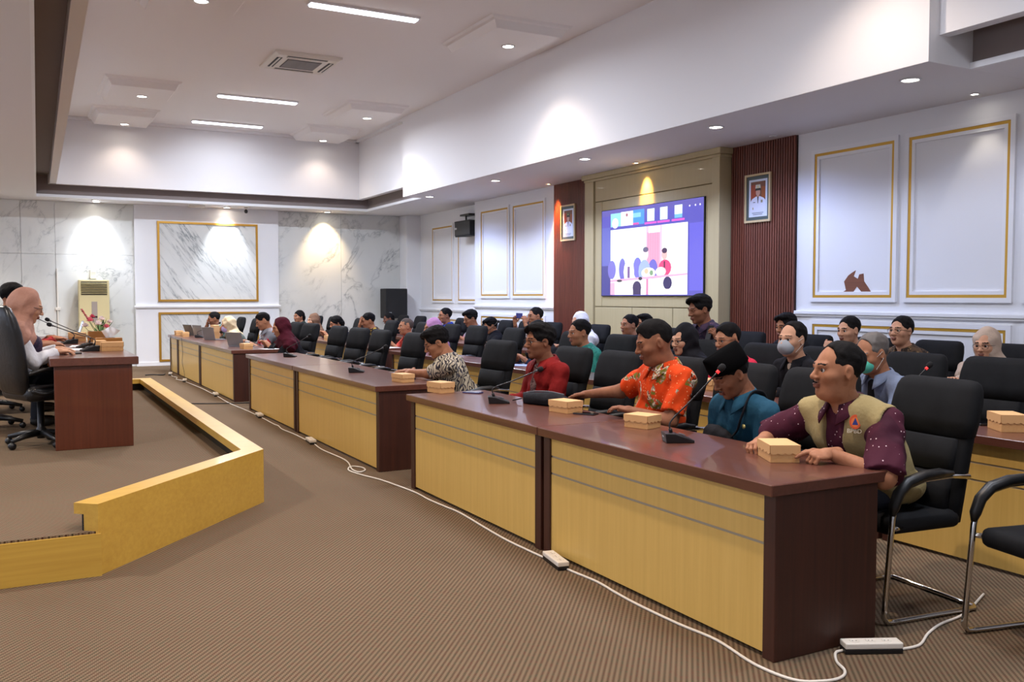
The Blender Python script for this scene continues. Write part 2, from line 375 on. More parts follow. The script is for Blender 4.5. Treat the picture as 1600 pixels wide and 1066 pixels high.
# ---- dais
ko = [(.361,5.40),(1.58,6.79),(1.61,13.55),(-4.99,13.7)]
def offset(poly, d):     # to the left of travel
    out = []; P = [Vector(p) for p in poly]
    for i, p in enumerate(P):
        n = []
        if i > 0: t = (p-P[i-1]).normalized(); n.append(Vector((-t.y,t.x)))
        if i < len(P)-1: t = (P[i+1]-p).normalized(); n.append(Vector((-t.y,t.x)))
        if len(n) == 1: out.append(p+n[0]*d)
        else: b = (n[0]+n[1]).normalized(); out.append(p+b*(d/b.dot(n[0])))
    return [tuple(q) for q in out]
dais_floor = [(-4.99,5.41),(.361,5.41)]+[(x,y) for x,y in offset(ko,.02)[1:]]
dz = .245
struct('floor_dais', MB().prism(dais_floor, .02, dz), CARPET, 'carpeted top of the raised dais')
struct('trim_4', MB().box((-4.99,5.395,0),(.375,5.41,dz-.012)), BEECH_X, 'yellow beech riser at the front of the dais')
kb = None
for nm, d, z0, z1, mt in (('dais_kerb',.09,0,.335,BEECH_X),('kerb_cap',.15,.335,.395,BEECH_X)):
    inn = offset(ko, d); o0 = ko; m = MB()
    for i in range(3):
        m.prism([o0[i],o0[i+1],inn[i+1],inn[i]], z0, z1)
    if nm == 'dais_kerb': kb = struct(nm, m, mt, 'yellow beech kerb around the dais')
    else: m.build(nm, mt, kb)
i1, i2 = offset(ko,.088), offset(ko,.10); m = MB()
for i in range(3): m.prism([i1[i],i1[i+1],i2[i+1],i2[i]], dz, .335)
m.build('kerb_painted_shadow', mat('kerb_shadow_black',(22,18,16),.7), kb)  # black strip paints the recess shadow under the overhanging cap

# ================================================================== LAMPS
LAMP_W = mat('lamp_lens_white', (255,250,240), .4, emit=(255,246,232), estr=9)
LAMP_Y = mat('lamp_lens_warm', (255,220,150), .4, emit=(255,214,140), estr=9)
TUBE_M = mat('tube_diffuser', (255,255,255), .4, emit=(236,242,255), estr=2.0)
def spot(parent, loc, power, angle, blend, col, target=None, rad=.05):
    l = bpy.data.lights.new('spot', 'SPOT'); l.energy = power; l.spot_size = math.radians(angle); l.spot_blend = blend; l.color = lin(col); l.shadow_soft_size = rad
    o = bpy.data.objects.new('lamp_light', l); COL.objects.link(o); o.parent = parent; o.location = loc
    if target is not None: o.rotation_euler = Vector(target).to_track_quat('-Z','Y').to_euler()
    return o
ring_me = MB().lathe([(.078,0),(.095,-.002),(.098,-.010),(.080,-.014),(.072,-.004)], n=24).mesh('ring', TRIMW, True)
lens_w = MB().lathe([(.074,-.001),(.074,-.006),(.04,-.010),(0.0001,-.011)], n=20).mesh('lens', LAMP_W, True)
lens_y = MB().lathe([(.034,-.001),(.034,-.008),(0.0001,-.010)], n=16).mesh('lens', LAMP_Y, True)
ring_s = MB().lathe([(.036,0),(.048,-.002),(.050,-.010),(.038,-.014),(.034,-.004)], n=20).mesh('ring', TRIMW, True)
def downlight(x, y, z, power, angle, col, label, group, target=None, small=False, blend=.5, lens=None):
    t = thing('downlight', label, 'ceiling light', (x,y,z), 0, group)
    link('trim_ring', ring_s if small else ring_me, t); link('lens', lens or (lens_y if small else lens_w), t)
    if power: spot(t, (0,0,-.03), power, angle, blend, col, target)
    return t
WARMW = (255,232,212)
names = {(1.93,17.09):'left plinth nearer the ventilation grille',(1.93,19.99):'left plinth nearest the back wall',(6.0,17.09):'right plinth second from the back wall',(6.0,19.99):'right plinth nearest the back wall',(6.0,11.3):'nearest right plinth in view, above the bulkhead'}
for cx,y0,y1 in TRAYS:
    cy = 19.99 if y0 > 18.5 else round((y0+y1)/2,2)
    k = (cx, cy) if (cx,cy) in names else None
    lab = 'round downlight on the '+names[k] if k else ('round downlight on the left ceiling plinth '+{11.3:'level with the nearest long light in view',5.7:'towards the camera',2.9:'above the camera'}[cy] if cx<3 else 'round downlight on a right ceiling plinth '+{5.7:'towards the camera',2.9:'above the camera'}[cy])
    downlight(cx+.05, cy, ZC-.14, TRAY_W*(.22 if cy>19 else 2.3 if cx<3 else .85 if cy>5 else .3), 118, WARMW, lab, 'downlights on the ceiling plinths', blend=.75)
sl_names = ['nearest the camera in the bulkhead','second from the camera in the bulkhead','middle one of the bulkhead row','second from the far end of the bulkhead','farthest one at the far end of the bulkhead']
for y, nmn in zip((5.79,8.47,11.31,14.14,17.01), sl_names):
    downlight(7.32, y, ZS, SOFFIT_W*(.2 if y<6 else 1), 150, (176,196,255), 'round downlight, '+nmn, 'bulkhead downlights', blend=.6)
downlight(8.38,5.88,ZS,4,70,(255,244,228),'small bright spotlight in the soffit above the right gold panel','small spotlights',small=True,lens=MB().lathe([(.034,-.001),(.034,-.008),(0.0001,-.010)],n=16).mesh('lens',LAMP_W,True))
downlight(8.20,11.26,ZS,60,44,(255,200,110),'small warm spotlight above the wall screen','small spotlights',(.48,0,-1),True,.9)
downlight(8.36,14.10,ZS,130,46,(255,170,95),'small warm spotlight above the left slatted panel','small spotlights',(.24,-.02,-1),True,.7)
downlight(8.36,8.6,ZS,0,60,(255,176,110),'small unlit spotlight above the right slatted panel','small spotlights',small=True,lens=MB().lathe([(.034,-.001),(.034,-.004),(0.0001,-.005)],n=16).mesh('lens',GREYP,True))
downlight(1.52,21.25,ZS,WASH_W*.75,70,(238,244,255),'white wall washer above the floor air conditioner','wall washers',(0,.33,-1),blend=.7)
downlight(1.50,20.98,ZS,16,150,(238,244,255),'second round downlight in front of the left wall washer, lit as added fill','wall washers',blend=.8)  # unlit fitting, given power to brighten the back area
downlight(4.2,21.25,ZS,WASH_W,70,(238,244,255),'white wall washer above the gold framed marble panel','wall washers',(0,.27,-1),blend=.7)
downlight(6.52,21.25,ZS,WASH_W*.8,80,(255,222,170),'warm wall washer over the right marble sheet','wall washers',(0,.36,-1),blend=.8)
downlight(-1.5,21.25,ZS,WASH_W*.6,62,(255,238,220),'wall washer at the far left of the marble wall','wall washers',(0,.33,-1),blend=.8)
for y in (2.0,6.5,11.0,15.5,19.3):  # out of view, added to brighten the desk fronts and back area
    downlight(-1.6,y,ZS,SOFFIT_W*2.1,140,(255,246,236),'added unseen downlight in the left soffit over the dais side, '+{2.0:'nearest the camera',6.5:'second',11.0:'third',15.5:'fourth',19.3:'nearest the marble wall'}[y],'added left soffit downlights',blend=.6)
for y in (1.5,): downlight(8.0,y,ZS,SOFFIT_W*.2,130,(236,238,255),'downlight in the near right soffit','near right soffit downlights',blend=.6)
tube_h = MB().box((-.72,-.085,-.03),(.72,.085,0)).mesh('housing', TRIMW, False, .004)
tube_d = MB().box((-.70,-.065,-.05),(.70,.065,-.028)).mesh('diffuser', TUBE_M, True, .012)
for y, nm_ in ((19.65,'nearest the back wall'),(16.95,'second from the back wall'),(11.16,'at the top of the view'),(5.56,'over the front desks'),(2.7,'above the camera'),(-.1,'behind the camera')):
    t = thing('linear_ceiling_light','long white linear ceiling light, '+nm_,'ceiling light',(3.93,y,ZC),0,'linear ceiling lights')
    link('housing',tube_h,t); link('diffuser',tube_d,t)
    l = bpy.data.lights.new('tube','AREA'); l.shape='RECTANGLE'; l.size=1.38; l.size_y=.12; l.energy=TUBE_W*(.05 if y>19 else 1.6 if y>16 else .35 if y<7 else 1); l.color=lin((232,240,255)); l.spread=math.radians(170)
    o = bpy.data.objects.new('lamp_light',l); COL.objects.link(o); o.parent=t; o.location=(0,0,-.06)
# ceiling cassette air conditioner
def cassette(x,y,label):
    t = thing('ceiling_air_conditioner',label,'air conditioner',(x,y,ZC),0,'ceiling cassettes')
    m = MB(); o=[(-.5,-.52),(.5,-.52),(.5,.52),(-.5,.52)]; i=[(-.44,-.46),(.44,-.46),(.44,.46),(-.44,.46)]
    m.add([(a,b,0) for a,b in o]+[(a,b,-.03) for a,b in o]+[(a,b,-.055) for a,b in i],[(0,1,5,4),(1,2,6,5),(2,3,7,6),(3,0,4,7),(4,5,9,8),(5,6,10,9),(6,7,11,10),(7,4,8,11),(8,9,10,11)])
    m.build('panel',WHITEP,t)
    g = MB().box((-.26,-.26,-.062),(.26,.26,-.054)).build('intake_grille',mat('grille_grey',(120,120,122),.6),t)
    m = MB()
    for k in range(12): a=-.24+k*.042; m.box((-.25,a,-.07),(.25,a+.014,-.061))
    m.build('grille_bars',mat('grille_bar',(168,166,164),.5),g,kind='stuff')
    for a,b,c,d in ((-.3,-.43,.3,-.35),(-.3,.35,.3,.43),(-.43,-.3,-.35,.3),(.35,-.3,.43,.3)):
        s = MB().box((a,b,-.06),(c,d,-.054)).build('air_slot',mat('slot_dark',(46,46,48),.6),t)
        if d-b > c-a: MB().box(((a+c)/2-.012,b,-.066),((a+c)/2+.012,d,-.058)).build('louvre',WHITEP,s)
        else: MB().box((a,(b+d)/2-.012,-.066),(c,(b+d)/2+.012,-.058)).build('louvre',WHITEP,s)
cassette(3.9,14.02,'square white ceiling cassette air conditioner with grey grille')
cassette(3.9,8.4,'second ceiling cassette, out of view above the front desks')
# ================================================================== FURNITURE
def desk(x0, x1, y0, y1, label, group, zb=0, h=.75):
    """front (beech) faces -X; local origin at the floor centre"""
    cx, cy = (x0+x1)/2, (y0+y1)/2; L = (y1-y0)/2; D = (x1-x0)/2
    t = thing('desk', label, 'desk', (cx,cy,zb), 0, group)
    MB().box((-D-.035,-L-.012,h-.05),(D+.05,L+.012,h)).build('desktop', WOOD_Y, t, bevel=.004, seg=1)
    for s in (-1,1): MB().box((-D,s*L-(s>0)*.07,0),(D,s*L+(s<0)*.07,h-.05)).build('end_panel', WOOD_V, t, bevel=.003, seg=1)
    xf = -D+.012
    for z0,z1 in ((.02,.478),(.490,.578),(.590,h-.05)): MB().box((xf,-L+.07,z0),(xf+.018,L-.07,z1)).build('front_board', BEECH_V, t)
    for z in (.478,.578): MB().box((xf+.004,-L+.07,z),(xf+.018,L-.07,z+.012)).build('metal_strip', SILVER, t)
    return t
D1 = [(2.765,4.655,'front desk nearest the camera, beech front with brown ends'),(4.69,6.74,'second front desk from the camera, beside a floor power strip'),
      (7.47,10.14,'front desk with two empty chairs beyond, third from the camera'),(10.18,12.52,'fourth front desk from the camera, mostly in front of empty chairs'),
      (13.48,16.28,'front desk with the maroon headscarf woman, fifth from the camera'),(16.32,18.72,'front desk with several laptops, next to last from the back wall'),(18.76,19.75,'short last front desk nearest the back wall')]
for y0,y1,l in D1: desk(2.73,3.34,y0,y1,l,'front row desks')
D2 = [(1.9,3.88,'second row desk nearest the camera with phone and snack box'),(3.91,5.89,'second row desk behind the man in the khaki vest'),(5.92,7.9,'second row desk behind the man in orange batik'),(8.2,10.3,'second row desk behind the man in red shirt'),(10.33,12.4,'second row desk behind the man in cream batik'),(12.9,15.2,'second row desk behind the empty front chairs'),(15.23,17.4,'second row desk with a snack box near the far end'),(17.7,20.2,'second row desk nearest the marble wall')]
for y0,y1,l in D2: desk(4.73,5.12,y0,y1,l,'second row desks')
D3 = [(3.6,5.6,'third row desk nearest the camera'),(5.63,7.63,'third row desk near the gold wall panels'),(7.9,10.0,'third row desk below the right slatted panel'),(10.03,12.1,'third row desk below the screen'),(12.5,14.6,'third row desk below the left slatted panel'),(14.63,16.7,'third row desk below the left white panels'),(17.0,19.4,'third row desk farthest from the camera')]
for y0,y1,l in D3: desk(6.50,6.95,y0,y1,l,'third row desks')
# dais table
t = thing('dais_table','long reddish wooden table on the dais with a plain end panel','table',(.56,10.8,dz))
DZ = 1.012
DAISW = m_wood('dais_wood', (70,32,17), (98,48,29), 2, .32, coat=.25)
MB().box((-.335,-2.42,.70),(.345,2.42,.767)).build('tabletop', WOOD_Y, t, bevel=.005, seg=1)
for s in (-1,1): MB().box((-.305,s*2.37-.025,0),(.295,s*2.37+.025,.70)).build('end_panel', DAISW, t, bevel=.003, seg=1)
MB().box((.20,-2.34,.03),(.225,2.34,.70)).build('front_board', BEECH_V, t)

# ---- chairs
def ring_loft(secs, n=20, p=4.0):
    """secs: (cx, z, a (half x), b (half y)) superellipse rings stacked upward"""
    m = MB(); vs = []
    for cx,z,a,b in secs:
        for k in range(n):
            th = 2*PI*k/n; c, s = math.cos(th), math.sin(th)
            vs.append((cx+a*math.copysign(abs(c)**(2/p),c), b*math.copysign(abs(s)**(2/p),s), z))
    fs = [(i*n+k,i*n+(k+1)%n,(i+1)*n+(k+1)%n,(i+1)*n+k) for i in range(len(secs)-1) for k in range(n)]
    fs += [tuple(range(n-1,-1,-1)), tuple(range((len(secs)-1)*n, len(secs)*n))]
    m.add(vs, fs); return m
def conference_chair():
    t = thing('conference_chair','x','chair')
    ring_loft([(.175,.42,.030,.22),(.178,.43,.042,.242),(.19,.55,.046,.25),(.215,.70,.048,.252),(.245,.84,.048,.252),(.255,.855,.04,.25)]).build('back_shell', CHAIRS, t, True)
    ring_loft([(.240,.835,.036,.245),(.243,.84,.052,.256),(.262,.92,.062,.260),(.283,1.00,.062,.257),(.298,1.06,.056,.248),(.305,1.09,.045,.235),(.308,1.105,.026,.215),(.309,1.11,.012,.19)]).build('headrest', CHAIRF, t, True)
    ring_loft([(.168,.672,.02,.20),(.169,.676,.033,.212),(.188,.75,.040,.215),(.204,.826,.033,.212),(.205,.832,.02,.20)]).build('back_cushion', CHAIRF, t, True)
    ring_loft([(.128,.475,.02,.20),(.129,.48,.033,.212),(.145,.57,.040,.215),(.163,.66,.033,.212),(.164,.667,.02,.20)]).build('back_cushion', CHAIRF, t, True)
    MB().box((-.27,-.25,.405),(.20,.25,.495)).build('seat', CHAIRF, t, True, bevel=.038, seg=3)
    side = [(.205,.66),(.08,.672),(-.08,.665),(-.19,.640),(-.245,.585),(-.268,.50),(-.282,.35),(-.305,.08),(-.308,.04),(-.29,.017),(-.25,.013),(0,.013),(.2,.013),(.26,.013)]
    P = [(x,.275,z) for x,z in side]+[(.285,.25,.013),(.285,-.25,.013)]+[(x,-.275,z) for x,z in reversed(side)]
    MB().tube(P,.0135,8).build('frame', CHROME, t, True)
    for s in (-1,1):
        MB().tube([(x,s*.275,z) for x,z in [(.10,.684),(.02,.690),(-.08,.684),(-.18,.660),(-.235,.612),(-.262,.548),(-.270,.51)]],[.012,.024,.027,.028,.027,.025,.012],10).build('arm_pad', BLACKP, t, True)
        MB().tube([(.20,s*.275,.66),(.215,s*.245,.66)],.014,8).build('arm_bracket', CHROME, t, True)
        MB().tube([(-.27,s*.275,.45),(-.18,s*.24,.44)],.012,8).build('seat_bracket', CHROME, t, True)
    return t
CH0 = conference_chair(); ch_used = [False]
def chair(x, y, rz, label, group):
    if not ch_used[0]:
        ch_used[0] = True; CH0.location = (x,y,0); CH0.rotation_euler = (0,0,math.radians(rz)); tag(CH0,label,None,group); return CH0
    return dup(CH0,(x,y,0),math.radians(rz),label,group)
R1 = [(3.97,2.27,-12,'black chair cut by the right edge of the photo, nearest the camera'),(3.82,3.08,-6,'black chair behind the man in the khaki vest'),(3.72,3.71,3,'black chair between the vest man and the black cap man'),
 (3.72,4.34,-3,'black chair of the man in teal with black cap'),(3.72,4.97,0,'black chair of the man in orange batik'),(3.72,5.70,0,'empty black chair between orange batik man and red shirt man'),
 (3.72,6.36,0,'black chair of the man in red shirt'),(3.74,7.66,4,'black chair right of the man in cream batik'),(3.72,9.70,5,'empty black front chair just left of the cream batik man'),
 (3.72,10.85,3,'empty black front chair, second from the cream batik man'),(3.72,11.66,8,'empty black front chair, third from the cream batik man'),(3.72,12.56,5,'empty black front chair, fourth from the cream batik man'),
 (3.74,14.0,10,'black chair right behind the woman in maroon headscarf'),(3.74,14.85,6,'black chair behind the man in grey and red shirt'),(3.74,17.75,0,'black chair behind the woman in cream headscarf'),(3.74,19.1,0,'black front chair nearest the back wall')]
for a in R1: chair(*a,'front row chairs')
R2 = [(5.55,3.86,2,'empty second row chair beside phone and snack box'),(5.52,4.50,0,'second row chair of the man in green mask'),(5.52,5.36,0,'second row chair of the man in grey mask'),(5.52,6.04,0,'second row chair of the man in pink red shirt'),
 (5.52,6.80,0,'second row chair of the bespectacled woman in black headscarf'),(5.52,8.20,3,'second row chair of the man in green batik'),(5.52,9.2,0,'second row chair of the black headscarf woman with white strap'),(5.52,10.68,0,'empty second row chair behind the red shirt man'),
 (5.52,11.78,4,'empty second row chair right behind the cream batik man'),(5.52,12.66,0,'second row chair of the woman in purple headscarf'),(5.52,13.75,0,'second row chair of the bald man'),(5.52,15.2,0,'second row chair of the man touching his face'),
 (5.52,16.9,0,'second row chair of the long haired woman'),(5.52,18.6,0,'second row chair of the woman in brown headscarf'),(5.52,19.7,0,'second row chair nearest the marble wall')]
for a in R2: chair(*a,'second row chairs')
R3 = [(7.36,4.93,0,'third row chair of the woman in beige headscarf'),(7.36,5.68,0,'third row chair of the man in brown batik'),(7.36,6.42,0,'third row chair left of the brown batik man'),(7.36,7.22,0,'third row chair behind the grey mask man'),
 (7.36,8.22,0,'third row chair below the right slatted panel'),(7.36,9.72,0,'third row chair of the man below the screen'),(7.78,10.5,0,'third row chair set back behind the man below the screen'),(7.36,11.4,0,'third row chair of the woman in white headscarf'),
 (7.36,12.75,0,'third row chair of the man holding up a phone'),(7.36,13.6,0,'empty third row chair with a microphone before it'),(7.36,14.35,0,'third row chair beside the man in grey and pink shirt'),(7.36,15.0,0,'third row chair of the man in grey and pink shirt'),(7.36,16.2,0,'third row chair of the man in blue shirt'),
 (7.36,18.3,0,'empty third row chair next to the floor speaker'),(7.36,19.3,0,'third row chair before the floor speaker')]
for a in R3: chair(*a,'third row chairs')

def exec_chair(x,y,rz,label):
    t = thing('office_chair',label,'chair',(x,y,dz),math.radians(rz),'dais chairs')
    MB().lathe([(.03,.06),(.04,.08),(.04,.14),(.028,.16),(.028,.40)],n=14).build('gas_column',BLACKP,t,True)
    for k in range(5):
        a = 2*PI*k/5+.3; c,s = math.cos(a),math.sin(a)
        lg = MB().tube([(.03*c,.03*s,.11),(.17*c,.17*s,.095),(.29*c,.29*s,.07)],[.03,.024,.018],8).build('base_leg',BLACKP,t,True)
        MB().lathe([(.001,-.02),(.028,-.02),(.03,0),(.028,.02),(.001,.02)],(.29*c,.0301,.29*s),14,axis='y').xform(Matrix(((1,0,0,0),(0,1,0,.29*s-.0301),(0,0,1,.03-.29*s),(0,0,0,1)))).build('caster',BLACKP,lg,True)
    MB().box((-.28,-.26,.40),(.22,.26,.53)).build('seat',LEATHER,t,True,bevel=.05,seg=3)
    ring_loft([(.20,.46,.03,.19),(.205,.48,.055,.22),(.23,.62,.062,.25),(.25,.80,.065,.26),(.28,.98,.065,.255),(.31,1.10,.06,.24),(.33,1.18,.045,.21),(.335,1.205,.02,.17)],22,3.0).build('backrest',LEATHER,t,True)
    for s in (-1,1):
        MB().tube(curve_pts([(.2,s*.30,.50),(.1,s*.31,.47),(-.05,s*.31,.50),(-.19,s*.31,.60),(-.2,s*.31,.645),(-.1,s*.31,.67),(.1,s*.31,.67),(.22,s*.30,.64)],5),.017,8).build('armrest',BLACKP,t,True)
    return t
exec_chair(.16,8.83,203,'black leather office chair of the pink headscarf woman on the dais')
exec_chair(-.25,10.15,180,'black leather office chair of the second man on the dais')
exec_chair(-.25,11.6,180,'black leather office chair farthest along the dais table')

# ================================================================== THINGS ON DESKS
def kraft_box(x,y,z,rz,label,group,s=(.20,.13,.075),flap=True):
    t = thing('snack_box',label,'box',(x,y,z),math.radians(rz),group); a,b,h = s[0]/2,s[1]/2,s[2]
    MB().box((-a+.002,-b+.002,0),(a-.002,b-.002,h-.006)).build('box_body',KRAFT,t,bevel=.0015,seg=1)
    m = MB().box((-a,-b,h-.008),(a,b,h))
    # lid flaps with scalloped lower edges
    n = 12; e = .0022
    for ax in (0,1):
        half = b if ax == 0 else a
        ys = [-half+2*half*k/n for k in range(n+1)]; zs = [h*.56-(.009*abs(math.sin(PI*k/3))) for k in range(n+1)]
        for face in (-1,1):
            o1 = face*((a if ax == 0 else b)+e); o0 = o1-face*.002; Q = (lambda o,y_,z_: (o,y_,z_)) if ax == 0 else (lambda o,y_,z_: (y_,o,z_))
            m.add([Q(o1,y_,h) for y_ in ys]+[Q(o1,y_,q) for y_,q in zip(ys,zs)]+[Q(o0,y_,h) for y_ in ys]+[Q(o0,y_,q) for y_,q in zip(ys,zs)],
              [(k,k+1,n+2+k,n+1+k) for k in range(n)]+[(2*n+2+k,2*n+3+k,3*n+4+k,3*n+3+k) for k in range(n)]+[(n+1+k,n+2+k,3*n+4+k,3*n+3+k) for k in range(n)])
    lid = m.build('lid',KRAFT2,t)
    return t
G='kraft snack boxes'
kraft_box(3.17,3.20,.75,-28,'kraft snack box held by the man in the khaki vest',G,(.14,.215,.082))
kraft_box(3.24,4.37,.75,18,'kraft snack box before the man in orange batik, next to the near microphone',G,(.14,.17,.078))
kraft_box(3.22,5.20,.75,10,'kraft snack box beside the black pouch',G,(.14,.19,.08))
kraft_box(3.00,6.76,.75,12,'kraft snack box alone on the far corner of the second front desk',G,(.14,.19,.085))
kraft_box(3.07,7.76,.75,10,'kraft snack box at the forearm of the cream batik man',G,(.13,.19,.075))
kraft_box(2.98,13.80,.75,5,'kraft snack box in front of the man in grey and red shirt',G,(.14,.2,.08))
kraft_box(3.20,17.42,.75,0,'large upright kraft box before the woman in cream headscarf',G,(.10,.34,.25))
kraft_box(2.86,18.62,.75,0,'kraft snack box next to the laptop of the teal shirt man',G,(.12,.2,.09))
kraft_box(2.86,19.42,.75,0,'kraft snack box on the short last desk',G,(.14,.22,.09))
kraft_box(5.02,3.27,.75,-35,'kraft snack box beside a phone on the nearest second row desk',G,(.14,.2,.10))
kraft_box(5.08,5.92,.75,8,'kraft snack box on the second row desk behind the orange batik man',G,(.16,.2,.085))
kraft_box(4.86,15.75,.75,0,'kraft snack box on the far second row desk',G,(.15,.24,.09))
kraft_box(.78,9.37,DZ,0,'kraft snack box nearest the end of the dais table',G,(.19,.12,.085))
kraft_box(.70,9.72,DZ,90,'kraft snack box behind the tissue box on the dais table',G,(.17,.1,.085))
kraft_box(.60,11.6,DZ,0,'kraft snack box in front of the dais laptop',G,(.18,.14,.1))
def mic(x,y,z,tip,rz,label,group='desk gooseneck microphones',red=False):
    t = thing('desk_microphone',label,'microphone',(x,y,z),math.radians(rz),group)
    m = MB().add([(-.065,-.055,0),(.085,-.055,0),(.085,.055,0),(-.065,.055,0),(-.072,-.058,.052),(.085,-.055,.014),(.085,.055,.014),(-.072,.058,.052),(-.02,-.057,.05),(-.02,.057,.05)],
        [(0,3,2,1),(0,1,5,8,4),(2,3,7,9,6),(1,2,6,5),(3,0,4,7),(4,8,9,7),(8,5,6,9)])
    b = m.build('base',BLACKP,t,bevel=.004)
    MB().add([(-.0695,-.012,.026),(-.0695,.020,.026),(-.0715,.020,.035),(-.0715,-.012,.035)],[(0,1,2,3)]).build('badge',mat('badge_white',(190,192,196),.4),b)
    MB().box((.0,-.02,.044),(.03,.02,.048)).xform(Matrix.Rotation(.33,4,'Y')@Matrix.Translation((0,0,.002))).build('button',GREYP,b)
    Mi = Matrix.Rotation(-math.radians(rz),3,'Z'); tp = Mi@Vector(tip); s0 = Vector((-.03,0,.05))
    pts = curve_pts([s0,s0+Vector((0.0,0,.06)),s0.lerp(tp,.45)+Vector((0,0,.03)),tp],8)
    MB().tube(pts[:4],.010,8).build('stem_socket',BLACKP,t,True)
    MB().tube(pts,.0045,8).build('gooseneck',mat('mic_stem',(62,62,64),.35,.6),t,True)
    d = (pts[-1]-pts[-3]).normalized()
    MB().tube([tp-d*.004,tp+d*.012],.0095,10).build('ring',mat('mic_red_ring',(190,44,44),.4,emit=(220,50,50),estr=.4) if red else GREYP,t,True)
    MB().tube([tp+d*.012,tp+d*.018,tp+d*.035,tp+d*.05,tp+d*.056],[.010,.017,.0195,.016,.006],12).build('foam_head',mat('mic_foam',(20,20,22),.95),t,True)
    return t
mic(3.07,3.84,.75,(.19,-.10,.37),-25,'gooseneck microphone on the nearest front desk with red ring',red=True)
mic(3.05,5.86,.75,(.24,-.14,.235),-25,'gooseneck microphone before the man in red shirt')
mic(3.03,8.96,.75,(.24,-.14,.25),-25,'gooseneck microphone on the third front desk before empty chairs')
mic(3.06,11.66,.75,(.20,-.12,.26),-25,'gooseneck microphone on the fourth front desk before empty chairs')
mic(3.02,18.0,.75,(.30,-.26,.27),-25,'gooseneck microphone on the desk with several laptops')
mic(5.1,4.05,.75,(.13,-.08,.30),-25,'gooseneck microphone between second row chairs near the green mask man',red=True)
mic(6.75,13.5,.75,(.20,-.12,.34),-25,'gooseneck microphone in front of an empty third row chair')
mic(.60,9.42,DZ,(-.31,.06,.24),190,'gooseneck microphone nearest the end of the dais table',group='dais microphones')
mic(.60,10.05,DZ,(-.31,.06,.27),190,'gooseneck microphone second along the dais table',group='dais microphones')
mic(.50,11.0,DZ,(-.36,.10,.30),190,'gooseneck microphone farthest along the dais table',group='dais microphones')
def phone(x,y,z,rz,label,col=(24,24,28),tilt=None,s=(.075,.155,.009)):
    t = thing('smartphone',label,'phone',(x,y,z),math.radians(rz),'phones')
    c = MB().box((-s[0]/2,-s[1]/2,0),(s[0]/2,s[1]/2,s[2])).build('case',mat('phone_case_%d_%d_%d'%col,col,.35),t,bevel=.003)
    MB().box((-s[0]/2+.004,-s[1]/2+.004,s[2]),(s[0]/2-.004,s[1]/2-.004,s[2]+.0008)).build('glass',mat('phone_glass',(10,10,14),.08),t)
    if tilt: t.rotation_euler = tilt
    return t
phone(3.20,6.58,.75,35,'dark blue phone on the desk left of the red shirt man',(36,36,96))
phone(3.27,5.03,.75,30,'black phone in front of the snack box and pouch')
phone(5.12,3.50,.75,-25,'black phone on the nearest second row desk',s=(.10,.17,.014))
phone(3.2,7.98,.75,20,'small black phone behind the box of the cream batik man')
# black pouch
t = thing('waist_pouch','black fabric pouch lying on the desk by the red shirt man','bag',(3.32,5.62,.75))
POUCH = m_fabric('pouch_black',(22,22,25),(40,40,44),.8,300,.5)
def blob(secs, n=16):
    m = MB(); vs=[]
    for (x,y,z,ry,rz) in secs:
        for k in range(n): a=2*PI*k/n; vs.append((x+ry*math.cos(a)*.5,y+ry*math.cos(a)*.86,max(0.001,z+rz*math.sin(a))))
    fs=[(i*n+k,i*n+(k+1)%n,(i+1)*n+(k+1)%n,(i+1)*n+k) for i in range(len(secs)-1) for k in range(n)]
    fs+=[tuple(range(n-1,-1,-1)),tuple(range((len(secs)-1)*n,len(secs)*n))]; m.add(vs,fs); return m
blob([(-.10,.17,.035,.005,.01),(-.10,.165,.036,.05,.034),(-.08,.12,.040,.075,.042),(-.05,.04,.042,.085,.046),(-.01,-.06,.045,.09,.05),(.03,-.16,.042,.08,.045),(.05,-.22,.036,.05,.03),(.05,-.235,.033,.01,.01)]).build('pouch_body',POUCH,t,True)
MB().tube(curve_pts([(-.10,.17,.07),(-.06,.10,.088),(0,-.03,.095),(.04,-.17,.085)],6),.005,6).build('zipper',GREYP,t,True)
MB().tube(curve_pts([(-.10,.19,.03),(-.12,.23,.02),(-.13,.26,.012)],5),.012,6,flat=.4).build('strap',POUCH,t,True)
# laptops
def laptop(x,y,z,rz,open_deg,label,col=(150,152,156),w=.33):
    t = thing('laptop',label,'laptop',(x,y,z),math.radians(rz),'laptops')     # user sits at +X
    m_ = mat('laptop_%d'%col[0],col,.35,.5)
    MB().box((0,-w/2,0),(.23,w/2,.016)).build('base',m_,t,bevel=.004)
    kb_ = MB()
    for i in range(5):
        for j in range(12): kb_.box((.03+i*.022,-w/2+.03+j*(w-.06)/12,.016),(.048+i*.022,-w/2+.03+(j+.85)*(w-.06)/12,.018))
    kb_.build('keys',BLACKP,t,kind='stuff')
    M = Matrix.Rotation(math.radians(90-open_deg),4,'Y')
    lid = MB().box((-.006,-w/2,0),(.002,w/2,.22)).xform(M).build('screen_lid',m_,t,bevel=.003); lid.location=(0,0,.014)
    s = MB().box((.0022,-w/2+.012,.014),(.003,w/2-.012,.208)).xform(M).build('display',mat('laptop_display',(180,190,205),.25,emit=(150,170,200),estr=.35),lid)
    return t
laptop(3.04,19.1,.75,20,112,'open laptop on the short last desk nearest the back wall',(120,122,120))
laptop(3.06,18.3,.75,20,102,'open grey laptop between the microphone and the teal shirt man',(150,150,152))
laptop(3.02,16.95,.75,26,102,'open laptop before the woman in cream headscarf, by the upright box',(150,150,152))
laptop(2.98,14.5,.75,34,108,'open grey laptop before the man in grey and red shirt',(146,148,152))
laptop(.62,12.0,DZ,180,108,'open silver laptop on the dais table',(176,178,190))
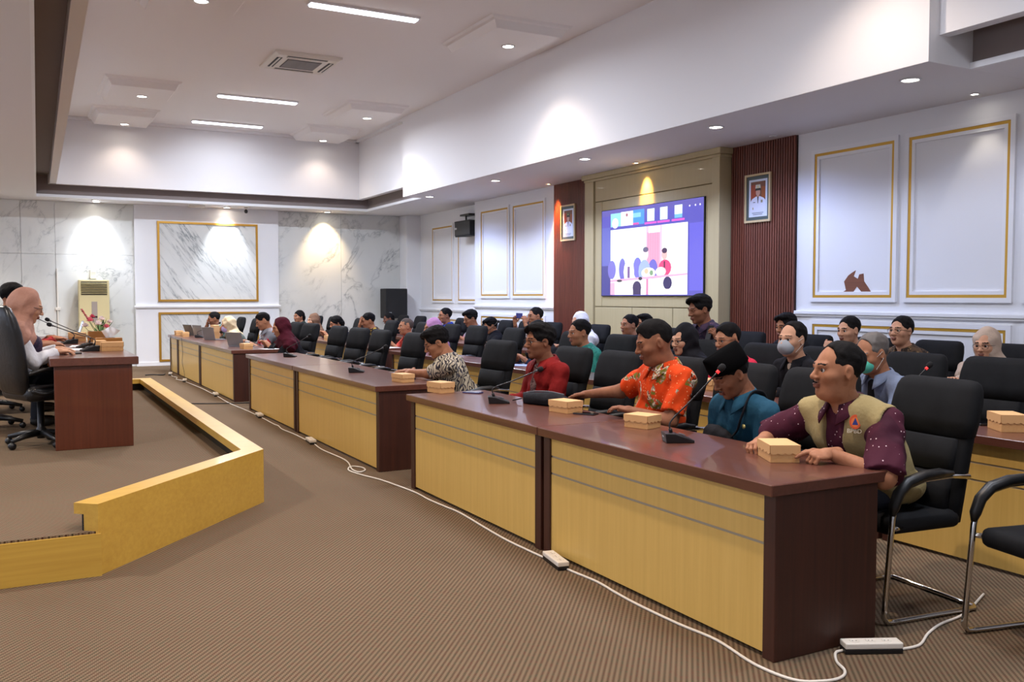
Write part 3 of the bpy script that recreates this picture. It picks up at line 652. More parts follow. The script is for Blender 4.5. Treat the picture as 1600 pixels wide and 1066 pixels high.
# papers
def paper(x,y,z,rz,label,s=(.21,.297),n=2,col=(232,232,236)):
    t = thing('paper_sheets',label,'paper',(x,y,z),math.radians(rz),'papers')
    for k in range(n):
        o = MB().box((-s[0]/2,-s[1]/2,0),(s[0]/2,s[1]/2,.0012)).build('sheet',mat('paper_%d_%d'%(col[0],col[2]),col,.8),t); o.location=(.012*k,.008*k,.0013*k); o.rotation_euler=(0,0,.12*k)
paper(.47,9.75,DZ,5,'white papers under the hands of the pink headscarf woman')
paper(.58,10.4,DZ,-8,'white papers in the middle of the dais table',n=3)
paper(3.27,13.62,.75,10,'white papers before the woman in maroon headscarf')
paper(4.98,9.0,.75,30,'blue and white leaflet on the second row desk behind the red shirt man',col=(150,170,220))
paper(4.95,13.1,.75,12,'white papers before the bald man')
t = thing('notebook','dark notebook at the edge of the dais table','notebook',(.40,9.10,DZ),.1)
MB().box((-.09,-.12,0),(.09,.12,.010)).build('cover',BLACKP,t,bevel=.002); MB().box((-.086,-.116,.002),(.092,.116,.008)).build('pages',mat('pages_cream',(230,226,214),.8),t)
# tissue box + flowers on the dais table
t = thing('tissue_box','wooden tissue box with a white tissue sticking out','tissue box',(.80,9.95,DZ))
OCHRE = m_wood('ochre_wood',(150,96,40),(190,130,58),0,.4)
MB().box((-.12,-.065,0),(.12,.065,.10)).build('box_body',OCHRE,t,bevel=.003); MB().box((-.055,-.02,.1),(.055,.02,.1015)).build('slot',DARKGAP,t)
tv=[];
for i in range(6):
    for j in range(9):
        u=j/8-.5; h_=i/5; tv.append((u*(.05+.13*h_)+.02*h_, .012*math.sin(u*9+h_*2)*(1+h_*2), .10+.09*h_+.018*math.cos(u*6)*h_))
MB().add(tv,[(i*9+j,i*9+j+1,(i+1)*9+j+1,(i+1)*9+j) for i in range(5) for j in range(8)]).build('tissue',mat('tissue_white',(240,242,246),.9),t,True)
t = thing('flower_arrangement','pink and white artificial flowers with green leaves in a wooden box','flowers',(.80,11.05,DZ))
MB().box((-.12,-.09,0),(.12,.09,.13)).build('planter',OCHRE,t,bevel=.003)
PETP=mat('petal_pink',(226,130,146),.7); PETW=mat('petal_white',(240,226,224),.7); PETR=mat('petal_rose',(206,84,110),.7); LEAF=mat('leaf_green',(86,128,66),.6); STEM=mat('stem_green',(96,110,66),.7)
def bloom(p,r,m_):
    o = MB()
    for ring,(k,rr,hh,ti) in enumerate(((5,.35,.9,1.2),(6,.7,.6,.75),(7,1.0,.25,.35))):
        for i in range(k):
            a=2*PI*i/k+ring*.5; c,s=math.cos(a),math.sin(a); q=lambda d,w,h:(p[0]+(d*c-w*s)*r,p[1]+(d*s+w*c)*r,p[2]+h*r)
            o.add([q(.08,0,0),q(rr*.6,.34,hh*.5),q(rr,.2,hh),q(rr*1.04,0,hh*1.05),q(rr,-.2,hh),q(rr*.6,-.34,hh*.5)],[(0,1,2,3,4,5)])
    o.build('bloom',m_,t,True)
for p,r,m_ in (((-.10,-.05,.24),.05,PETP),((-.02,-.08,.20),.055,PETW),((.06,-.08,.17),.045,PETP),((.02,.0,.25),.05,PETW),((-.07,.05,.28),.04,PETR),((.10,.0,.22),.04,PETW),((-.15,-.04,.18),.05,PETW)):
    bloom(p,r,m_); MB().tube([(p[0]*.3,p[1]*.3,.12),(p[0]*.8,p[1]*.8,p[2]-.04),p],.003,5).build('stem',STEM,t)
sp=curve_pts([(-.05,.0,.13),(-.12,-.02,.26),(-.19,-.03,.38)],6); MB().tube(sp,.003,5).build('stem',STEM,t)
for k in range(7): q=sp[5+k]; bloom((q.x,q.y,q.z),.02,PETR if k%2 else PETP)
for k in range(16):
    a=random.uniform(-.6,2.6); h_=random.uniform(.14,.30); r_=random.uniform(.05,.15); c,s=math.cos(a),math.sin(a)
    MB().add([(r_*.3*c,r_*.3*s,.12),(r_*.7*c-.02*s,r_*.7*s+.02*c,h_*.8),(r_*c,r_*s,h_),(r_*.7*c+.02*s,r_*.7*s-.02*c,h_*.78)],[(0,1,2,3)]).build('leaf',LEAF,t)
# small things
t = thing('water_bottle','small water cup beside the laptop of the grey and red shirt man','cup',(3.05,14.05,.75))
MB().lathe([(.03,0),(.034,.09),(.036,.10),(.036,.104),(.033,.104),(.028,.003)],n=16).build('cup_body',mat('cup_plastic',(206,210,214),.15),t,True)
MB().lathe([(.0001,.104),(.037,.104),(.037,.107),(.0001,.107)],n=16).build('lid_film',WHITEP,t,True)

# ================================================================== FLOOR: power strips and cords
def strip(x,y,rz,label,n=3,l=.25):
    t = thing('power_strip',label,'power strip',(x,y,0),math.radians(rz),'power strips')
    MB().box((-l/2,-.032,0),(l/2,.032,.022)).build('base',BLACKP,t,bevel=.003)
    MB().box((-l/2,-.034,.022),(l/2,.034,.048)).build('cover',WHITEP,t,bevel=.005)
    for k in range(n):
        s = MB().lathe([(.021,.048),(.021,.0495),(.017,.0495),(.016,.0485),(.0001,.0485)],((k-(n-1)/2)*.07-.005,0,0),16).build('socket',WHITEP,t,True)
        m = MB()
        for d in (-.008,.008): m.lathe([(.0028,.0487),(.0028,.0492),(.0001,.0492)],((k-(n-1)/2)*.07-.005+d,0,0),8)
        m.build('holes',BLACKP,s)
strip(3.19,2.66,-26,'white power strip on the carpet by the nearest desk end')
strip(2.66,4.40,80,'white power strip at the joint of the two nearest front desks')
strip(2.66,9.32,85,'white power strip before the third front desk'); strip(2.67,11.66,85,'white power strip before the fourth front desk')
strip(2.66,14.5,85,'white power strip before the fifth front desk'); strip(2.62,17.2,80,'white power strip with a plug before the laptop desk'); strip(2.60,18.8,80,'white power strip by the short last desk')
def cord(pts,r,m_,label,name='extension_cord'):
    o = MB().tube(curve_pts([(x,y,r) for x,y in pts],6),r,6).build(name,m_,None,True,label=label,cat='cord'); return o
CW=mat('cord_white',(222,216,206),.5)
cord([(3.08,2.715),(3.03,2.71),(2.96,2.64),(2.917,2.56),(2.848,2.52),(2.76,2.53),(2.669,2.594),(2.642,2.781),(2.683,3.063),(2.662,3.303),(2.655,3.608),(2.665,3.814),(2.68,4.003),(2.665,4.2),(2.66,4.27)],.0065,CW,'white cord curving along the nearest front desk between two power strips')
cord([(2.66,4.53),(2.65,4.914),(2.662,5.204),(2.70,5.749),(2.69,5.968),(2.675,6.261),(2.68,6.563),(2.62,7.106),(2.547,7.403),(2.516,7.649),(2.59,7.82),(2.66,7.744),(2.65,7.602),(2.57,7.535),(2.559,7.693),(2.63,8.009),(2.65,8.274),(2.63,8.809),(2.66,9.18)],.0065,CW,'long white cord with a loop before the third front desk')
cord([(2.66,9.46),(2.66,9.956),(2.64,10.408),(2.67,10.718),(2.66,10.874),(2.67,11.52)],.0065,CW,'white cord between the power strips of the third and fourth front desks')
cord([(2.67,11.80),(2.66,12.4),(2.63,13.265),(2.66,14.35)],.0065,CW,'white cord crossing the gap before the fifth front desk')
cord([(2.66,14.64),(2.66,15.8),(2.62,17.06)],.0065,CW,'white cord before the fifth and sixth front desks')
cord([(2.62,17.35),(2.55,17.7),(2.62,18.1),(2.58,18.4),(2.60,18.66)],.0065,CW,'white cord at the far end of the front desks')
cord([(3.30,2.605),(3.42,2.60),(3.57,2.671),(3.728,2.723),(3.95,2.76),(4.3,2.9)],.0065,CW,'white cord running under the nearest chairs')
CB=mat('cord_black',(26,24,24),.6)
cord([(1.75,13.62),(2.033,13.58),(2.393,13.40),(2.72,13.28),(3.2,13.2)],.008,CB,'black cord crossing the aisle to the desk gap')
cord([(2.52,18.95),(2.45,18.75),(2.3,18.9),(2.15,18.85)],.012,CB,'black adapter cord by the last desk')
o=MB().tube(curve_pts([(2.68,17.9,.755),(2.685,17.9,.70),(2.69,17.85,.5),(2.675,17.8,.3),(2.69,17.7,.12),(2.66,17.5,.03)],6),.004,6).build('charging_cable',CB,None,True,label='thin black cord hanging down the laptop desk front',cat='cord')
o=MB().tube(curve_pts([(2.68,19.3,.755),(2.685,19.3,.70),(2.69,19.25,.5),(2.675,19.15,.3),(2.67,19.0,.14),(2.64,18.9,.04)],6),.004,6).build('charging_cable',CB,None,True,label='thin black cord hanging down the short last desk',cat='cord')

# ================================================================== WALL THINGS
t = thing('wall_screen','large flat wall screen showing a video meeting','screen',(8.40,11.17,2.22))
MB().box((-.028,-1.265,-.69),(0,1.265,.69)).build('housing',BLACKP,t,bevel=.004)
A=[]
def R_(u0,v0,u1,v1,c): A.append((rect(u0,v0,u1,v1),c))
def V_(u,v,ru,rv,c): A.append((oval(u,v,ru,rv),c))
R_(0,0,1,1,(84,80,170)); R_(0,0,.12,.5,(64,62,134)); R_(.88,.05,1,.75,(96,92,196)); R_(0,.93,1,1,(90,84,160))
R_(0,.35,.1,.8,(92,96,178))
R_(.10,.80,.212,.955,(140,200,250)); V_(.15,.84,.035,.06,(240,248,255)); R_(.212,.80,.34,.96,(250,246,255)); V_(.275,.92,.012,.02,(150,90,110)); R_(.34,.80,.455,.965,(70,140,220)); R_(.34,.88,.42,.93,(130,190,240)); R_(.34,.80,.40,.82,(220,80,160))
for u0 in (.485,.61,.745): R_(u0,.82,u0+.07,.955,(214,236,250)); R_(u0-.025,.79,u0+.09,.81,(230,90,190)); V_(u0+.035,.87,.02,.04,(250,252,255))
R_(.745,.82,.815,.86,(110,170,230))
R_(.10,.01,.865,.765,(246,252,255)); R_(.10,.3,.46,.765,(214,246,244)); R_(.10,.45,.40,.765,(236,252,252)); R_(.10,.01,.865,.2,(252,246,255))
R_(.475,.18,.63,.765,(236,178,204)); R_(.485,.2,.61,.70,(224,150,180)); 
for k in range(5): R_(.495+k*.023,.2,.498+k*.023,.69,(206,128,160))
R_(.50,.69,.61,.76,(255,250,252)); R_(.63,.2,.865,.765,(253,253,253)); R_(.70,.2,.72,.765,(244,246,250))
for u,v,ru,rv,c in ((.115,.30,.045,.11,(110,104,190)),(.23,.30,.037,.13,(104,98,186)),(.39,.31,.045,.12,(112,108,200)),(.545,.29,.045,.11,(104,100,190))): V_(u,v,ru,rv,c)
V_(.30,.27,.055,.14,(255,250,252)); V_(.315,.41,.04,.07,(250,240,240)); R_(.285,.2,.31,.33,(110,80,140)); V_(.46,.27,.06,.13,(150,168,220)); V_(.47,.46,.03,.065,(236,206,214)); V_(.472,.51,.028,.03,(96,88,120)); V_(.66,.30,.06,.09,(214,70,120)); V_(.655,.44,.026,.055,(220,170,170)); V_(.655,.485,.026,.03,(70,50,80)); R_(.648,.3,.662,.37,(90,40,70))
V_(.50,.25,.07,.06,(255,255,250)); V_(.48,.27,.02,.03,(230,180,150)); V_(.53,.25,.018,.03,(120,150,120)); V_(.62,.26,.05,.05,(250,236,236))
A.append(([(.10,.155),(.865,.215),(.865,.235),(.10,.185)],(222,160,190))); A.append(([(.15,.01),(.855,.01),(.855,.205),(.15,.16)],(255,253,255))); R_(.10,.01,.15,.15,(232,164,190)); A.append(([(.478,.01),(.50,.01),(.50,.185),(.478,.182)],(196,120,160)))
V_(.385,.09,.045,.075,(62,52,92)); R_(.345,.01,.425,.08,(62,52,92)); V_(.685,.135,.042,.07,(54,46,92)); R_(.655,.01,.70,.07,(246,226,226))
for u in (.88,.93,.97): V_(u,.93,.006,.01,(226,222,250))
V_(.20,.17,.03,.015,(60,50,70)); V_(.42,.19,.02,.02,(60,50,70))
flat_art('screen_picture',A,lambda u,v,l:(-.0284-.00002*l, 1.25-2.5*u, -.68+1.36*v),SCREEN,t)
def portrait(y,z,label,hatc):
    t = thing('portrait',label,'picture',(XR-.045,y,z),0,'framed portraits'); w,h=.235,.315
    m=MB(); rect_frame(m,'x',-w,w,-h,h,.028,-.03,0); m.build('frame',mat('frame_cream_gold',(206,184,142),.4,.1),t)
    a=[(rect(-1,-1,1,1),(74,88,88)),(rect(-.80,-.84,.80,.84),(214,222,236)),(rect(-.64,-.60,.64,.74),(120,74,52)),(rect(-.64,.0,-.2,.6),(168,70,40)),(rect(.3,.0,.64,.5),(160,84,40))]
    a+=[([(-.64,-.60),(.64,-.60),(.64,-.12),(.50,-.02),(.14,.08),(-.14,.08),(-.50,-.02),(-.64,-.14)],(222,226,244)),(rect(-.10,.04,.10,.16),(190,140,120)),(oval(0,.26,.19,.17),(206,160,142)),
        ([(-.06,.05),(.06,.05),(.02,-.24),(-.03,-.24)],(40,40,48)),(rect(-.22,.36,.22,.46),(44,46,40)),([(-.24,.44),(.24,.44),(.20,.60),(-.20,.60)],hatc),(rect(-.26,.34,.26,.37),(30,30,30)),(oval(0,.50,.05,.05),(214,196,110)),
        (rect(-.42,-.20,-.22,-.17),(60,60,70)),(rect(.26,-.22,.42,-.10),(150,140,120)),(oval(-.42,-.46,.05,.06),(170,160,120))]
    for k,(u0,u1) in enumerate(((-.5,.5),(-.42,.42))): a.append((rect(u0,-.68-.07*k,u1,-.655-.07*k),(90,96,110)))
    flat_art('print',a,lambda u,v,l:(-.012-.0002*l,-u*(w-.026),v*(h-.026)),PRINT,t)
portrait(9.05,2.81,'framed portrait of an official in white uniform on the right slatted panel',(210,206,190))
portrait(13.73,2.82,'framed portrait of an official in white uniform on the left slatted panel',(70,90,60))
# wall loudspeaker on the recess
t = thing('wall_speaker','black horizontal loudspeaker hanging near the corner on the right wall','speaker',(8.69,18.04,3.0))
MB().add([(-.16,-.38,-.17),(.15,-.42,-.15),(.15,.40,-.15),(-.16,.38,-.17),(-.18,-.38,.17),(.15,-.42,.15),(.15,.40,.15),(-.18,.38,.17)],[(0,3,2,1),(4,5,6,7),(0,1,5,4),(1,2,6,5),(2,3,7,6),(3,0,4,7)]).build('cabinet',mat('speaker_black',(34,36,38),.7),t,bevel=.01)
MB().box((-.182,-.41,-.14),(-.176,.35,.14)).build('grille',mat('speaker_grille',(48,50,52),.6),t)
MB().box((-.188,.24,-.01),(-.182,.35,.03)).build('badge',mat('badge_white',(190,192,196),.4),t)
m=MB().box((-.03,.1,.17),(0,.13,.32)).box((-.05,-.1,.29),(.16,.36,.33)); m.build('bracket',BLACKP,t)
# floor loudspeaker
t = thing('floor_speaker','tall black loudspeaker standing in front of the marble wall','speaker',(8.08,21.0,0))
MB().box((-.28,-.2,1.0),(.28,.2,1.72)).build('cabinet',mat('speaker_black2',(26,26,28),.75),t,bevel=.02)
MB().box((-.25,-.212,1.05),(.25,-.2,1.67)).build('grille',mat('speaker_grille2',(16,16,18),.6),t,bevel=.004)
MB().box((-.20,-.216,1.13),(-.14,-.211,1.15)).build('badge',mat('badge_white',(190,192,196),.4),t)
MB().tube([(0,0,.55),(0,0,1.0)],.02,10).build('pole',BLACKP,t,True)
for k in range(3):
    a=2*PI*k/3+.5; MB().tube([(0,0,.62),(.40*math.cos(a),.40*math.sin(a)*.6,.02)],.014,8).build('leg',BLACKP,t,True)
# floor air conditioner
t = thing('floor_air_conditioner','cream floor standing air conditioner with louvres at the top','air conditioner',(1.44,21.36,0))
MB().box((-.295,-.17,0),(.295,.17,1.88)).build('cabinet',CREAMP,t,bevel=.015)
g=MB().box((-.25,-.176,1.56),(.25,-.168,1.84)).build('outlet',mat('outlet_dark',(52,50,38),.6),t)
for k in range(7):
    z=1.58+k*.036; MB().add([(-.25,-.174,z),(.25,-.174,z),(.25,-.196,z+.012),(-.25,-.196,z+.012),(-.25,-.174,z+.018),(.25,-.174,z+.018)],[(0,1,2,3),(3,2,5,4)]).build('louvre',CREAMP,g)
c=MB().box((-.055,-.176,.98),(.055,-.17,1.42)).build('control_panel',mat('panel_greybeige',(168,156,146),.4),t,bevel=.002)
MB().box((-.052,-.18,1.08),(.052,-.175,1.115)).build('display',mat('display_black',(20,18,18),.2),c)
MB().box((-.25,-.176,.12),(.25,-.17,.72)).build('lower_grille',mat('cream_dark',(196,182,132),.5),t,bevel=.003)
t = thing('access_point','small white box fixed to the wall above the floor air conditioner','router',(1.45,21.53,1.90))
MB().box((-.06,-.05,.005),(.06,.05,.20)).build('case',WHITEP,t,bevel=.01); MB().box((-.05,-.055,.13),(.05,-.05,.15)).build('front_band',mat('pale_grey',(200,200,198),.4),t)
MB().box((.12,-.04,-.018),(.18,.01,.02)).build('adapter',WHITEP,t,bevel=.004)
t = thing('cable_conduit','thin white vertical cable conduit on the left marble wall','conduit',(.76,21.56,0))
MB().box((-.012,-.012,.02),(.012,.018,2.12)).build('channel',WHITEP,t,bevel=.003); MB().box((-.05,-.02,1.24),(.05,.018,1.30)).build('junction_box',WHITEP,t,bevel=.004)
t = thing('ceiling_access_point','flat white box under the soffit near the gold framed panel','router',(3.52,21.1,ZS-.045))
MB().box((-.17,-.1,0),(.17,.1,.045)).build('case',WHITEP,t,bevel=.012)
t = thing('security_camera','small dark dome camera under the soffit by the gold framed panel','camera',(4.22+.35,21.0,ZS))
MB().lathe([(.045,0),(.05,-.02),(.03,-.03),(.02,-.05)],n=16).build('mount',WHITEP,t,True); MB().lathe([(.001,-.14),(.03,-.13),(.043,-.10),(.035,-.065),(.015,-.05)],n=16).build('dome',BLACKP,t,True)
# ================================================================== PEOPLE
# organic surfaces: smooth union of tapered capsules / ellipsoids on a grid, extracted with surface nets
def V3(*a): return np.array(a, float)
def cap(a,b,ra,rb,k=.03,flat=False,sub=False): return dict(t='c',a=np.asarray(a,float),b=np.asarray(b,float),ra=ra,rb=rb,k=k,flat=flat,sub=sub)
def ell(c,r,R=None,k=.03,sub=False): return dict(t='e',c=np.asarray(c,float),r=np.asarray(r,float),R=R,k=k,sub=sub)
def pbox(p):
    if p['t']=='c':
        m=max(p['ra'],p['rb']); return np.minimum(p['a'],p['b'])-m, np.maximum(p['a'],p['b'])+m
    m = p['r'] if p['R'] is None else np.full(3,p['r'].max()); return p['c']-m, p['c']+m
def pdist(p,X,Y,Z):
    if p['t']=='c':
        a,d=p['a'],p['b']-p['a']; L2=max(d@d,1e-9)
        px,py,pz=X-a[0],Y-a[1],Z-a[2]; h=(px*d[0]+py*d[1]+pz*d[2])/L2; hc=np.clip(h,0,1)
        q=np.sqrt((px-d[0]*hc)**2+(py-d[1]*hc)**2+(pz-d[2]*hc)**2)-(p['ra']+(p['rb']-p['ra'])*hc)
        if p['flat']: q=np.maximum(q,(h-1)*math.sqrt(L2))
        return q
    px,py,pz=X-p['c'][0],Y-p['c'][1],Z-p['c'][2]
    if p['R'] is not None:
        R=p['R']; px,py,pz=(px*R[0,0]+py*R[1,0]+pz*R[2,0]),(px*R[0,1]+py*R[1,1]+pz*R[2,1]),(px*R[0,2]+py*R[1,2]+pz*R[2,2])
    r=p['r']; k0=np.sqrt((px/r[0])**2+(py/r[1])**2+(pz/r[2])**2); k1=np.sqrt((px/r[0]**2)**2+(py/r[1]**2)**2+(pz/r[2]**2)**2)+1e-9
    return k0*(k0-1)/k1
EDG=[((0,0,0),(1,0,0)),((0,1,0),(1,1,0)),((0,0,1),(1,0,1)),((0,1,1),(1,1,1)),((0,0,0),(0,1,0)),((1,0,0),(1,1,0)),((0,0,1),(0,1,1)),((1,0,1),(1,1,1)),((0,0,0),(0,0,1)),((1,0,0),(1,0,1)),((0,1,0),(0,1,1)),((1,1,0),(1,1,1))]
def sdf(prims,h,disp=None):
    lo=np.min([pbox(p)[0] for p in prims if not p['sub']],0)-3*h; hi=np.max([pbox(p)[1] for p in prims if not p['sub']],0)+3*h
    n=np.ceil((hi-lo)/h).astype(int)+1; F=np.full(n,.25,np.float32)
    ax=[lo[i]+h*np.arange(n[i]) for i in range(3)]
    for p in prims:
        a,b=pbox(p); pad=p['k']+2.5*h
        i0=np.clip(np.floor((a-pad-lo)/h).astype(int),0,n-1); i1=np.clip(np.ceil((b+pad-lo)/h).astype(int)+1,1,n)
        if (i1<=i0).any(): continue
        X=ax[0][i0[0]:i1[0],None,None]; Y=ax[1][None,i0[1]:i1[1],None]; Z=ax[2][None,None,i0[2]:i1[2]]
        d=pdist(p,X,Y,Z).astype(np.float32); S=F[i0[0]:i1[0],i0[1]:i1[1],i0[2]:i1[2]]; k=max(p['k'],1e-4)
        if p['sub']:
            d=-d; w=np.clip(.5-.5*(d-S)/k,0,1); S[...]=d*(1-w)+S*w+k*w*(1-w)
        else:
            w=np.clip(.5+.5*(d-S)/k,0,1); S[...]=d*(1-w)+S*w-k*w*(1-w)
    if disp is not None: F+=disp(ax[0][:,None,None],ax[1][None,:,None],ax[2][None,None,:]).astype(np.float32)
    s=F<0; c=np.zeros(n-1,np.int8)
    for i in (0,1):
        for j in (0,1):
            for k in (0,1): c+=s[i:n[0]-1+i,j:n[1]-1+j,k:n[2]-1+k]
    act=(c>0)&(c<8); idx=np.full(n-1,-1,np.int64); I,J,K=np.nonzero(act); idx[act]=np.arange(len(I))
    acc=np.zeros((len(I),3)); cn=np.zeros(len(I))
    for o0,o1 in EDG:
        f0=F[I+o0[0],J+o0[1],K+o0[2]]; f1=F[I+o1[0],J+o1[1],K+o1[2]]; m=(f0<0)!=(f1<0); t=f0[m]/(f0[m]-f1[m])
        acc[m]+=np.array(o0)+(np.array(o1)-np.array(o0))*t[:,None]; cn[m]+=1
    v=lo+(acc/cn[:,None]+np.stack([I,J,K],1))*h
    Q=[]
    for a in range(3):
        b,c2=(a+1)%3,(a+2)%3; A=np.moveaxis(s,(a,b,c2),(0,1,2)); D=np.moveaxis(idx,(a,b,c2),(0,1,2))
        e=A[:-1,1:-1,1:-1]!=A[1:,1:-1,1:-1]; i,j,k=np.nonzero(e); j1,k1=j+1,k+1
        q=np.stack([D[i,j1-1,k1-1],D[i,j1,k1-1],D[i,j1,k1],D[i,j1-1,k1]],1); fl=~A[i,j1,k1]; q[fl]=q[fl][:,::-1]; Q.append(q)
    return v, np.concatenate(Q)
def np_mesh(name,v,q,mats,mi=None):
    me=bpy.data.meshes.new(name); me.vertices.add(len(v)); me.vertices.foreach_set('co',np.asarray(v,np.float32).ravel())
    me.loops.add(q.size); me.loops.foreach_set('vertex_index',q.ravel().astype(np.int32)); me.polygons.add(len(q))
    me.polygons.foreach_set('loop_start',np.arange(0,q.size,4,dtype=np.int32)); 
    for m in mats: me.materials.append(m)
    if mi is not None: me.polygons.foreach_set('material_index',np.asarray(mi,np.int32))
    me.update(calc_edges=True); me.validate()
    me.polygons.foreach_set('use_smooth',np.ones(len(me.polygons),bool)); return me
def uv_ball(c,r,n=12,m_=8,front=(-1,0,0)):
    v=[];q=[];ax=np.array(front,float); u=np.array([0,1,0.]) ; w=np.cross(ax,u)
    for i in range(m_+1):
        t=.02+PI*.98*i/m_
        for k in range(n): a=2*PI*k/n; v.append(np.array(c)+r*(ax*math.cos(t)+math.sin(t)*(u*math.cos(a)+w*math.sin(a))))
    for i in range(m_):
        for k in range(n): q.append((i*n+k,i*n+(k+1)%n,(i+1)*n+(k+1)%n,(i+1)*n+k))
    mi=[4 if (i+1)*PI/m_<.95 else 3 for i in range(m_) for k in range(n)]
    return np.array(v),np.array(q),np.array(mi)
_heads={}
def head_mesh(kind,h):
    key=(kind,h)
    if key in _heads: return _heads[key]
    w={'m':1.0,'r':1.1,'f':.94}[kind]; P=[ell((.015,0,.03),(.098,.076,.09),k=.02),ell((-.02,0,-.02),(.075,.067*w,.09),k=.03),ell((-.028,0,-.075),(.052,.051*w,.042),k=.03),ell((-.070,0,-.099),(.018,.022,.016),k=.02)]
    if kind=='r': P.append(ell((-.02,0,-.10),(.055,.055,.035),k=.03))
    P.append(cap((.025,0,-.05),(.045,0,-.17),.052,.056,.03))
    for s in (-1,1):
        P+=[ell((-.055,s*.042*w,-.024),(.03,.024,.024),k=.02),ell((.010,s*.0765*w,-.004),(.019,.008,.033),k=.006),ell((.000,s*.084*w,-.004),(.008,.008,.018),k=.006,sub=True)]
    P+=[cap((-.079,-.038,.022),(-.086,0,.018),.013,.012,.015),cap((-.079,.038,.022),(-.086,0,.018),.013,.012,.015)]
    for s in (-1,1): P+=[ell((-.101,s*.031,.003),(.020,.018,.011),k=.010,sub=True),cap((-.0885,s*.019,.0125),(-.0835,s*.044,.0105),.0045,.004,.004)]
    P+=[cap((-.090,0,.010),(-.112,0,-.027),.0075,.0125,.012)]
    for s in (-1,1): P+=[ell((-.103,s*.0135,-.031),(.011,.009,.008),k=.007)]
    P+=[ell((-.096,0,-.058),(.010,.024,.0062),k=.006),ell((-.094,0,-.069),(.011,.020,.0068),k=.006),cap((-.110,-.022,-.0635),(-.110,.022,-.0635),.004,.004,.004,sub=True)]
    v,q=sdf(P,h); c=v[q].mean(1); mi=np.zeros(len(q),int)
    mi[(c[:,0]<-.088)&(c[:,2]>-.0765)&(c[:,2]<-.0525)&(abs(c[:,1])<.0245)]=1
    arch=.0285-.09*(abs(c[:,1])-.030)*0-2.2*(abs(c[:,1])-.030)**2
    mi[(abs(c[:,2]-arch)<.0036)&(abs(c[:,1])>.012)&(abs(c[:,1])<.051)&(c[:,0]<-.05)]=2
    for s in (-1,1):
        ev,eq,em=uv_ball((-.0795,s*.031,.003),.0128); q=np.concatenate([q,eq+len(v)]); v=np.concatenate([v,ev]); mi=np.concatenate([mi,em])
    _heads[key]=(v,q,mi); return _heads[key]
def wob(amp,f):
    return lambda X,Y,Z: amp*(np.sin(f*X+1.3*np.sin(f*.6*Z))*np.sin(f*1.1*Y+.7)+.8*np.sin(f*.9*Z+1.7*np.sin(f*.5*Y)+f*.3*X))
_hair={}
def hair_mesh(style,h,m_):
    key=(style,h,m_.name)
    if key in _hair: return _hair[key]
    P=[ell((.020,0,.039),(.104,.0815,.092),k=.01)]; amp=.0022
    if style=='crop': P=[ell((.018,0,.036),(.1012,.0785,.0905),k=.01),ell((.0,0,.075),(.085,.062,.060),k=.03)]; amp=.0012
    if style=='full': P=[ell((.018,0,.044),(.112,.088,.100),k=.01),ell((-.045,-.02,.105),(.055,.06,.030),k=.02),ell((-.06,.03,.09),(.04,.04,.028),k=.02)]; amp=.004
    if style=='bun': P=[ell((.019,0,.038),(.106,.084,.096),k=.01),ell((.10,0,-.02),(.05,.05,.06),k=.03),cap((.07,0,-.03),(.09,0,-.16),.05,.04,.03)]
    if style in('bun',): P+=[ell((-.125,0,-.03),(.085,.10,.108),k=.008,sub=True)]
    elif style=='receding': P+=[ell((-.120,0,.015),(.115,.070,.114),k=.02,sub=True),ell((-.085,0,-.06),(.055,.12,.085),k=.014,sub=True)]
    elif style=='fringe': P+=[ell((-.02,0,.12),(.10,.07,.10),k=.02,sub=True),ell((-.115,0,-.01),(.10,.12,.11),k=.01,sub=True)]
    elif style=='stubble': P=[ell((.017,0,.034),(.1005,.0785,.0915),k=.01),ell((-.115,0,-.015),(.088,.12,.10),k=.01,sub=True)]; amp=.0006
    else: P+=[ell((-.120,0,-.012),(.088,.071,.106),k=.018,sub=True),ell((-.085,0,-.06),(.055,.12,.085),k=.014,sub=True)]
    if style!='bun':
        P+=[ell((0,0,-.205),(.3,.3,.155),k=.008,sub=True)]
        for s in (-1,1): P+=[ell((-.004,s*.092,-.018),(.030,.030,.046),k=.008,sub=True)]
    v,q=sdf(P,h,lambda X,Y,Z: wob(amp*.5,150)(X,Y,Z)+wob(.0022,62)(X,Y,Z)); _hair[key]=np_mesh('hair',v,q,[m_]); return _hair[key]
def fold_disp(amp,f=26.):
    return lambda X,Y,Z: amp*(np.sin(f*Z+2.6*np.sin(f*.42*Y+f*.3*X)+1.1*np.sin(f*.9*X))*.55+.5*np.sin(f*1.6*X-f*.7*Z+2.2*np.sin(f*.6*Y+f*.35*Z))+.35*np.sin(f*2.1*Y+f*1.3*Z+2*np.sin(f*.8*X)))
def drape_disp(amp,f):
    return lambda X,Y,Z: amp*(np.abs(np.sin(f*(.55*Z+.75*X)+1.9*np.sin(7*Y+3*Z)+.8*np.sin(17*X)))-.6)*np.clip((1.35-Z)*3+.25,.25,1)+.3*amp*np.sin(52*Z+30*Y+3*np.sin(12*X))
_hands={}
